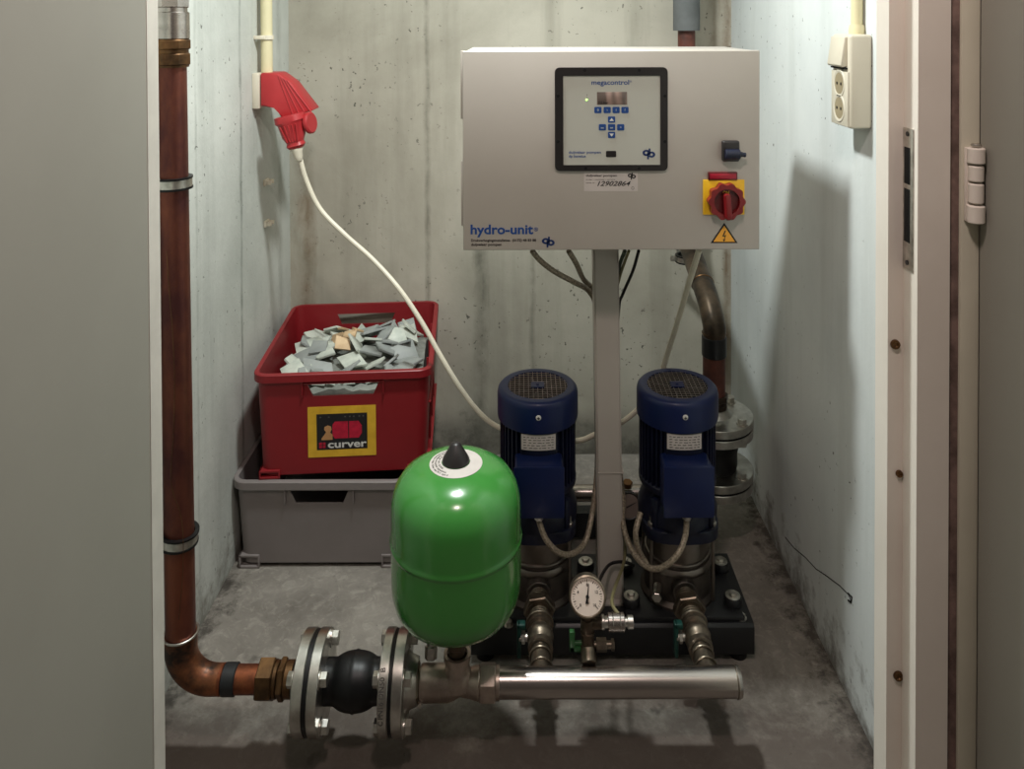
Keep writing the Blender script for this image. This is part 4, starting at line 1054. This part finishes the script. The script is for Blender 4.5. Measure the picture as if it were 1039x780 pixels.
tag(MB().tube(catmull([P(650, 520, 1.74), P(645, 540, 1.715), P(648, 558, 1.715), P(656, 572, 1.715)], 8), .0062, 10).build('braided_hose', 'braid'), 'second braided hose loop close against the left side of right pump', 'cable')

# ------------------------------------------------------------------ red power plug on the left wall
sk = thing('power_socket', 'red three-phase wall socket with open round lid on the left wall', 'socket', (XL, 2.19, 1.15))
mb = MB(); zt1, zt2 = P(262, 74, 2.19).z, P(262, 110, 2.19).z
mb.box((XL, 2.175, zt2), (XL+.020, 2.272, zt1), .003).build('backplate', 'ivory', sk)
A = P(272, 76, 2.18); B = P(300, 126, 2.15)
A.x = XL+.055
dr_ = (B-A).normalized()
sxd = Vector((0, 1, 0)); nrm_ = dr_.cross(sxd).normalized()
def loft(mb, secs, mi=0):
    """secs: list of (center, w (along Y), h (along nrm), r)"""
    v = []; f = []; k = None
    for c, w, h, r_ in secs:
        pts = rrect(w, h, min(r_, w*.49, h*.49), 4); k = len(pts)
        for x, y in pts: v.append(c + sxd*x + nrm_*y)
    for s in range(len(secs)-1):
        for i in range(k): j = (i+1) % k; f.append((s*k+i, s*k+j, (s+1)*k+j, (s+1)*k+i))
    f.append(tuple(range(k))); f.append(tuple(range((len(secs)-1)*k, len(secs)*k)))
    return mb.add(v, f, mi)
L_ = (B-A).length
mb = MB()
hz = MB()
# wedge housing against the wall
sec = [(XL+.022, P(268, 74, 2.18).z), (XL+.070, P(285, 74, 2.18).z), (XL+.108, P(292, 84, 2.18).z), (P(317, 116, 2.16).x-.004, P(317, 113, 2.16).z), (P(284, 122, 2.16).x, P(284, 122, 2.16).z), (P(278, 108, 2.17).x, P(278, 108, 2.17).z), (XL+.022, P(265, 108, 2.18).z)]
hz.prism([(x, z) for x, z in sec], (0, 2.258, 0), (1, 0, 0), (0, 0, 1), .080, bev=.005)
for k in range(4):
    y_ = 2.1785
    pA = Vector((XL+.072+.008*k, y_, P(285, 77, 2.18).z-.004*k)); pB = Vector((P(296+6.0*k, 118, 2.16).x, y_, P(300, 119-1.5*k, 2.16).z))
    hz.tube([pA, pB], .0024, 8)
hz.build('socket_housing', 'cee', sk)
mb = MB(); lc = P(313.5, 127, 2.13); mb.lathe([(0, -.006), (.026, -.006), (.030, -.003), (.030, .004), (.026, .007), (.0, .007)], lc+Vector((-.007, .035, .002)), Vector((.95, -.28, .16)), 32); mb.build('socket_lid', 'cee', sk)
pg_ = thing('power_plug', 'red three-phase plug hanging from the red wall socket on white cable', 'plug', P(297, 135, 2.15))
A = P(293, 112, 2.165); B = P(301, 150, 2.15); dr_ = (B-A).normalized(); nrm_ = dr_.cross(sxd).normalized()
sx_ = lambda t: A+(B-A)*t
mb = MB(); loft(mb, [(sx_(.12), .074, .082, .030), (sx_(.28), .076, .084, .032), (sx_(.34), .070, .072, .030), (sx_(.68), .058, .062, .026), (sx_(.84), .044, .046, .02), (sx_(.93), .046, .050, .018), (sx_(1.0), .034, .040, .016)])
for k in range(-2, 3):
    mb.tube([sx_(.36)-Vector((0, .035, 0))+nrm_*.011*k, sx_(.80)-Vector((0, .024, 0))+nrm_*.007*k], .002, 6)
mb.build('plug_body', 'cee', pg_)
e = sx_(1.0); mb = MB(); mb.lathe([(0, -.002), (.0155, -.002), (.0165, .004), (.0135, .012), (.0120, .024), (.0090, .034), (.0070, .037)], e, dr_, 20); mb.build('strain_relief', 'ivory', pg_)
cd = MB(); xx = P(267.5, 30, 2.2).x
tag(MB().tube([Vector((XL+.0290, 2.215, P(268, 74, 2.19).z+.0005)), Vector((XL+.0290, 2.215, 1.8)), Vector((XL+.0290, 2.215, ZC))], .0160, 18).build('conduit', 'cream'), 'cream round conduit running down the left wall to the red socket', 'conduit')
def saddle(c, label, nx):
    t = thing('cable_clip', label, 'clip', c); mb = MB()
    mb.lathe([(.0163, -.006), (.0200, -.006), (.0205, .0), (.0200, .006), (.0163, .006), (.0163, -.006)], c+Vector((nx*.0290, 0, 0)), (0, 0, 1), 24)
    mb.build('ring', 'white_cable', t)
    MB().box(c+Vector((min(0, nx*.010), -.023, -.005)), c+Vector((max(0, nx*.030), -.016, .005)), .001).build('base', 'white_cable', t)
saddle(Vector((XL, 2.215, P(268, 38, 2.2).z)), 'white saddle clip holding the cream conduit on the left wall', 1)
for py, lb in ((186, 'upper of two empty white cable clips below the red socket'), (228, 'lower of two empty white cable clips below the red socket')):
    q = P(270, py, 2.26); t = thing('cable_clip', lb, 'clip', (XL, 2.28, q.z))
    mb = MB(); mb.box((XL, 2.262, q.z-.009), (XL+.008, 2.298, q.z+.009), .002)
    mb.box((XL+.008, 2.266, q.z-.006), (XL+.022, 2.270, q.z+.006), .001); mb.box((XL+.008, 2.290, q.z-.006), (XL+.022, 2.294, q.z+.006), .001)
    mb.build('clip_body', 'white_cable', t)

# ------------------------------------------------------------------ socket outlet on right wall
so = thing('wall_outlet', 'ivory switch and double socket block on the right wall', 'outlet', (XR, 1.545, 1.19))
xf = P(843, 80, 1.585).x; yA, yB = 1.503, 1.588
zT, zB_ = P(860, 35, 1.503).z, P(860, 131, 1.503).z
MB().box((xf+.004, yA, zB_), (XR, yB, zT), .006, 3).build('housing', 'ivory', so)
MB().box((xf+.001, yA+.003, zB_+.003), (xf+.007, yB-.003, P(850, 72, 1.54).z), .001).build('face_plate', 'ivory', so)
zs0, zs1 = P(848, 67, 1.56).z, P(848, 37, 1.56).z
# sloping rocker
MB().prism([(xf+.004, zs0+.002), (xf+.004, zs1), (xf-.001, zs1), (xf-.009, zs0+.004), (xf-.006, zs0)][::-1], (0, yA+.012, 0), (1, 0, 0), (0, 0, 1), -(yB-yA-.018), bev=.0012).build('rocker_switch', 'ivory', so)
MB().box((xf-.001, yA+.009, zs0-.004), (xf+.004, yB-.004, zs0-.001)).build('switch_gap', 'dark_hole', so)
for py in (84.5, 109.5):
    zc = P(850, py, 1.545).z; cc = Vector((xf+.001, (yA+yB)/2, zc))
    w = MB(); w.lathe([(.029, -.0005), (.0265, .0015), (.0235, .0015), (.0195, -.0005)], cc, (-1, 0, 0), 36); so_ = w.build('socket_ring', 'ivory', so)
    w = MB(); w.lathe([(.0225, .0004), (0, .0004)], cc, (-1, 0, 0), 32); w.build('socket_well', 'well', so)
    w = MB(); 
    for s_ in (-1, 1): w.cyl(cc+Vector((-.0006, s_*.0095, 0)), cc+Vector((-.0012, s_*.0095, 0)), .003, n=12)
    w.build('pin_holes', 'dark_hole', so)
tag(MB().tube([Vector((XR-.0125, 1.545, zT-.001)), Vector((XR-.0125, 1.545, ZC))], .0110, 16).build('conduit', 'cream'), 'cream round conduit running down the right wall to the outlet', 'conduit')
tag(MB().lathe([(.0112, 0), (.0150, 0), (.0150, .010), (.0135, .018), (.0112, .018), (.0112, 0)], (XR-.0125, 1.545, zT), (0, 0, 1), 20).build('conduit_collar', 'cream'), 'cream collar where the right conduit enters the outlet', 'collar')

# ------------------------------------------------------------------ crates
def crate(t, w, l, h, taper, hole, mat, wall=.0035, rimw=.009, rimh=.020, foot=.03):
    """open crate, front at local y=0, centre x=0"""
    tw = t.matrix_world
    hz0, hz1, hwt, hwb = hole
    def ring(sc, z, off, hwx):
        W, L, r_ = w/2-taper*(1-sc)+off, l/2-taper*(1-sc)+off, max(.006, .028+off)
        pts = []
        # front side (y=-L) from left to right with hole breakpoints, then right, back, left
        def arc(cx, cy, a0):
            for i in range(6):
                a = math.radians(a0+90*i/5); pts.append((cx+r_*math.cos(a), cy+r_*math.sin(a)))
        arc(-W+r_, -L+r_, 180)
        pts.append((-hwx, -L)); pts.append((hwx, -L))
        arc(W-r_, -L+r_, 270)
        arc(W-r_, L-r_, 0)
        pts.append((hwx, L)); pts.append((-hwx, L))
        arc(-W+r_, L-r_, 90)
        return [tw @ Vector((x, y+l/2, z)) for x, y in pts]
    n = 28; mb = MB(); v = []; f = []
    lv = []
    for z, hwx in ((foot*.35, hwb), (hz0, hwb), (hz1, hwt), (h, hwt)):
        lv.append((ring(z/h, z, 0, hwx), ring(z/h, z, -wall, hwx)))
    base = 0
    for o_, i_ in lv: v += o_ + i_
    for k in range(3):
        for j in range(n):
            j2 = (j+1) % n
            if k == 1 and j in (6, 20): 
                continue
            a = k*2*n; b = (k+1)*2*n
            f.append((a+j, a+j2, b+j2, b+j)); f.append((a+n+j, b+n+j, b+n+j2, a+n+j2))
    for j in (6, 20):
        a, b = 2*n, 4*n; j2 = j+1
        f += [(a+j, a+j2, a+n+j2, a+n+j), (b+j, b+n+j, b+n+j2, b+j2), (a+j, a+n+j, b+n+j, b+j), (a+j2, b+j2, b+n+j2, a+n+j2)]
    mb.add(v, f)
    # floor slab
    b0 = ring(.03, foot*.35, -.001, hwb); b1 = ring(.03, foot*.35+wall, -.001, hwb)
    mb.add(b0+b1, [tuple(range(n))[::-1], tuple(range(n, 2*n))]+[(j, (j+1) % n, n+(j+1) % n, n+j) for j in range(n)])
    body = mb.build('body', mat, t, ang=40)
    # folded rim
    r0 = [ring(1, h-rimh, 0, hwt), ring(1, h-rimh, rimw, hwt), ring(1, h-.002, rimw, hwt), ring(1, h, rimw-.002, hwt), ring(1, h, -wall, hwt), ring(1, h-.004, -wall, hwt)]
    v = sum(r0, []); f = []
    for k in range(5):
        for j in range(n): j2 = (j+1) % n; f.append((k*n+j, k*n+j2, (k+1)*n+j2, (k+1)*n+j))
    MB().add(v, f).build('rim', mat, t, ang=40)
    # handle frames below the rim, corner feet, side ribs
    mb = MB(); y0 = -.004
    for sx_ in (-1, 1):
        x_ = sx_*(hwt+.012); mb.box((x_-.002, -.0045, hz0+.0), (x_+.002, .003, h-rimh), .0008, mat4=tw)
    mb.box((-hwt-.010, -.004, hz1+.001), (hwt+.010, .002, hz1+.004), .0008, mat4=tw)
    mb.build('handle_frame', mat, t)
    for sx_ in (-1, 1):
        for sy_ in (0, 1):
            mb = MB(); xe = sx_*(w/2-taper+.004); xi = sx_*(w/2-taper-.046)
            ya, yb_ = (taper-.006, taper+.05) if sy_ == 0 else (l-taper-.05, l-taper+.006)
            mb.box((min(xe, xi), ya, 0), (max(xe, xi), yb_, .006), .001, mat4=tw)
            mb.box((min(xe, xi), ya, foot-.006), (max(xe, xi), yb_, foot), .001, mat4=tw)
            for q in (xe-sx_*.002, xi):
                mb.box((q-.002, ya, 0), (q+.002, yb_, foot), .0006, mat4=tw)
            mb.box((min(xe, xi)+.002, ya+.018, .003), (max(xe, xi)-.002, ya+.022, foot-.003), .0, mat4=tw)
            mb.build('corner_foot', mat, t)
    return body
gz_h = .231
gcr = thing('storage_crate', 'grey plastic crate standing on the floor beneath the red crate', 'crate', (-.5205, 1.988, 0), 0)
crate(gcr, .432, .485, gz_h, .012, (gz_h-.060, gz_h-.026, .075, .060), 'grey_crate', foot=.034)
rcz = gz_h
red_h = .272
RXc = (P(259, 378, 1.995).x+P(436, 378, 1.995).x)/2 
rcr = thing('storage_crate', 'red plastic crate full of broken tiles on top of the grey crate', 'crate', (RXc, 2.0, rcz-.001+.0015), math.radians(4.2))
crate(rcr, .438, .485, red_h, .010, (red_h-.062, red_h-.030, .090, .076), 'red_crate', foot=.022)
tw = rcr.matrix_world
# side ribs and pocket on the right side
mb = MB()
for yv in (.12, .24, .36):
    mb.box((.206, yv-.002, .03), (.2175, yv+.002, red_h-.022), .0008, mat4=tw)
mb.box((.206, .03, .02), (.222, .45, .026), .001, mat4=tw)
mb.box((.208, .03, red_h*.62), (.2215, .46, red_h*.62+.004), .001, mat4=tw)
mb.build('side_rib', 'red_crate', rcr)
# front label
def L(x, y, z): return tw @ Vector((x, y, z))
lc_px = P(346.5, 439.5, 1.995); lz = lc_px.z-rcz; lx = (tw.inverted() @ lc_px).x
def frontY(z): return .010*(1-z/red_h)-.0006
X_ = (tw.to_3x3() @ Vector((1, 0, 0))); Z_ = (tw.to_3x3() @ Vector((0, .010/red_h*-1, 1))).normalized()
O_ = L(lx, frontY(lz), lz)
lb_ = MB().prism([(-.086, -.066), (.086, -.066), (.086, .066), (-.086, .066)], O_, X_, Z_, .0007).build('yellow_label', 'label_yellow', rcr)
nn_ = X_.cross(Z_)
MB().prism([(-.064, -.047), (.064, -.047), (.064, .047), (-.064, .047)], O_+nn_*.0007, X_, Z_, .0003).build('label_picture', 'label_black', lb_)
oo = O_+nn_*.001
MB().prism([(-.018, -.018), (.0155, -.018), (.0155, .026), (-.018, .026), (-.024, .018), (-.024, -.010)], oo, X_, Z_, .0003).prism([(.018, -.018), (.042, -.018), (.050, -.006), (.050, .014), (.042, .026), (.018, .026)], oo, X_, Z_, .0003).build('crate_picture', 'label_crate', lb_)
mb = MB()
mb.prism([(-.046, -.021), (-.024, -.021), (-.024, -.008), (-.030, -.002), (-.026, .006), (-.028, .014), (-.036, .017), (-.044, .013), (-.045, .006), (-.040, .000), (-.045, -.008), (-.052, -.017), (-.052, -.021)], oo, X_, Z_, .0003); mb.build('tan_figure', 'label_tan', lb_)
v, f = text_mesh('curver', .0270, X_, Z_, O_+nn_*.001+X_*-.036+Z_*-.042, bold=.0006, width=.098); MB().add(v, f).build('brand_lettering', 'print_white', lb_)
mb = MB()
for i in (0, 1):
    for j in (0, 1): mb.prism([(-.058+.009*i, -.042+.008*j), (-.051+.009*i, -.042+.008*j), (-.051+.009*i, -.0355+.008*j), (-.058+.009*i, -.0355+.008*j)], oo, X_, Z_, .0003)
mb.build('brand_emblem', 'label_crate', lb_)
mb = MB(); 
for i in (-.056, -.035, .006, .018, .028, .042, .052): mb.prism([(i, .037), (i+.004, .037), (i+.004, .040), (i, .040)], oo, X_, Z_, .0003)
mb.build('label_marks', 'print_grey', lb_)

# ------------------------------------------------------------------ broken tiles
def mound(x, y):
    """pile height (local to red crate) """
    h_ = .229 + .020*math.exp(-((x-.02)**2/.012+(y-.22)**2/.02)) + .012*math.exp(-((x-.14)**2/.004+(y-.30)**2/.01))
    h_ -= .05*max(0, (-x-.12)/.09)*(y/.45) + .05*max(0, (y-.32)/.15)
    return h_
mb = MB(); nx, ny = 20, 22; v = []; f = []
rnd = random.Random(5)
for j in range(ny+1):
    for i in range(nx+1):
        x = -.196+.392*i/nx; y = .022+.441*j/ny
        v.append(L(x, y, mound(x, y)-.018+rnd.uniform(-.006, .006)))
for j in range(ny):
    for i in range(nx): a = j*(nx+1)+i; f.append((a, a+1, a+nx+2, a+nx+1))
nb_ = len(v)
per = [i for i in range(nx+1)] + [(j)*(nx+1)+nx for j in range(1, ny+1)] + [ny*(nx+1)+i for i in range(nx-1, -1, -1)] + [j*(nx+1) for j in range(ny-1, 0, -1)]
for i in per:
    p = tw.inverted() @ v[i]; v.append(L(p.x, p.y, .0125))
for k in range(len(per)): k2 = (k+1) % len(per); f.append((per[k], nb_+k, nb_+k2, per[k2]))
f.append(tuple(nb_+k for k in range(len(per)))[::-1])
core = MB().add(v, f).build('tile_rubble', 'tile_core'); core['kind'] = 'stuff'
tag(core, 'packed mass of broken tile pieces deep inside the red crate', 'rubble')
LBL = {'tile_grey': ('grey glazed tile fragment lying in the heap inside the red crate', 'grey tile fragments in the red crate'),
       'tile_white': ('pale greenish-white tile fragment lying in the heap inside the red crate', 'pale tile fragments in the red crate'),
       'tile_beige': ('beige clay tile fragment lying in the heap inside the red crate', 'beige tile fragments in the red crate')}
def shard(x, y, size, mat, tilt=.5, z=None, rot=None, ntype=None):
    n = rnd.choice((4, 4, 5, 3)) if ntype is None else ntype
    a0 = rnd.uniform(0, 6.28)
    pts = []
    for k in range(n):
        a = a0 + 2*PI*k/n + rnd.uniform(-.35, .35); r_ = size*rnd.uniform(.7, 1.1); pts.append((r_*math.cos(a), r_*math.sin(a)*rnd.uniform(.6, 1)))
    E = Euler((rnd.uniform(-tilt, tilt)+.25, rnd.uniform(-tilt, tilt), rnd.uniform(0, 6.28))) if rot is None else Euler(rot)
    R_ = E.to_matrix(); zc = mound(x, y) if z is None else z
    r_in = size*.92
    x = max(-.196+r_in, min(.196-r_in, x)); y = max(.024+r_in, min(.462-r_in, y))
    c = L(x, y, zc)
    xd, yd = R_ @ Vector((1, 0, 0)), R_ @ Vector((0, 1, 0)); th = .0065
    o = MB().prism(pts, c-xd.cross(yd)*th/2, xd, yd, th, bev=.0006)
    if mat == 'tile_white':   # ridged back of the tile
        pass
    o = o.build('tile_fragment', mat, None, ang=25)
    # origin at the fragment
    me = o.data
    for vv in me.vertices: vv.co -= c
    o.location = c
    tag(o, LBL[mat][0], 'tile fragment', LBL[mat][1])
    return o
cells = [(i, j) for j in range(7) for i in range(8)]
for j in range(7):
    for i in range(7):
        x = -.172+.344*i/6+rnd.uniform(-.02, .02); y = .050+.37*j/6+rnd.uniform(-.02, .02)
        p = rnd.random()
        be = ((x+.02)**2+(y-.20)**2) < .0050
        if be and p < .6: mt = 'tile_beige'
        elif x < -.08: mt = 'tile_white' if p < .6 else 'tile_grey'
        else: mt = 'tile_grey' if p < .58 else 'tile_white'
        shard(x, y, rnd.uniform(.036, .064), mt, .55, z=mound(x, y)+rnd.uniform(0, .016))
for x, y, s_, mt in ((-.02, .25, .038, 'tile_beige'), (.15, .30, .036, 'tile_white'), (.08, .24, .040, 'tile_grey'), (-.10, .20, .036, 'tile_grey'), (.10, .20, .034, 'tile_grey'), (.13, .40, .034, 'tile_grey'), (-.05, .33, .03, 'tile_beige'), (-.03, .19, .036, 'tile_beige'), (-.055, .24, .034, 'tile_beige'), (.0, .29, .034, 'tile_beige')):
    shard(x, y, s_, mt, .5, z=mound(x, y)+.020)
for i in range(5):
    shard(-.07+.035*i, .032, .026, 'tile_white', .1, z=.226, rot=(1.0, rnd.uniform(-.2, .2), 0))

def onX(px, py, X):
    r_ = ray(px, py); k = X/r_.x; return Vector((X, r_.y*k, r_.z*k+H))
wr = bpy.data.objects['wall_right']
mb = MB(); mb.tube([onX(px, py, XR+.0002) for px, py in ((797, 545), (806, 556), (818, 566), (828, 577), (840, 585), (852, 594), (861, 603), (864, 610))], .0013, 6)
mb.tube([onX(px, py, XR+.0002) for px, py in ((861, 602), (865, 606), (864, 611), (861, 609))], .0024, 6)
mb.build('hairline_crack', 'dark_hole', wr)
# ------------------------------------------------------------------ small debris on the floor

# ------------------------------------------------------------------ lights
w = bpy.data.worlds.new('world'); sc.world = w; w.use_nodes = True
bgn = w.node_tree.nodes['Background']; bgn.inputs['Color'].default_value = (1.0, .86, .76, 1); bgn.inputs['Strength'].default_value = .07
def area(name, loc, target, size, power, color, sy=None, shape='DISK'):
    l = bpy.data.lights.new(name, 'AREA'); l.shape = shape; l.size = size
    if sy: l.size_y = sy
    l.energy = power; l.color = color
    o = bpy.data.objects.new(name, l); C.objects.link(o); o.location = loc
    o.rotation_euler = (Vector(target)-Vector(loc)).to_track_quat('-Z', 'Y').to_euler(); return o
area('closet_lamp', (-.10, 1.56, 2.14), (-.10, 1.58, 0), .14, 26, (.94, 1.0, .98))
area('corridor_lamp', (.0, .40, 2.3), (.0, 1.3, .8), .16, 10, (1.0, .82, .77))

sc.view_settings.view_transform = 'Standard'
sc.view_settings.look = 'None'
sc.view_settings.exposure = 0
sc.view_settings.gamma = 1
sc.view_settings.use_curve_mapping = False
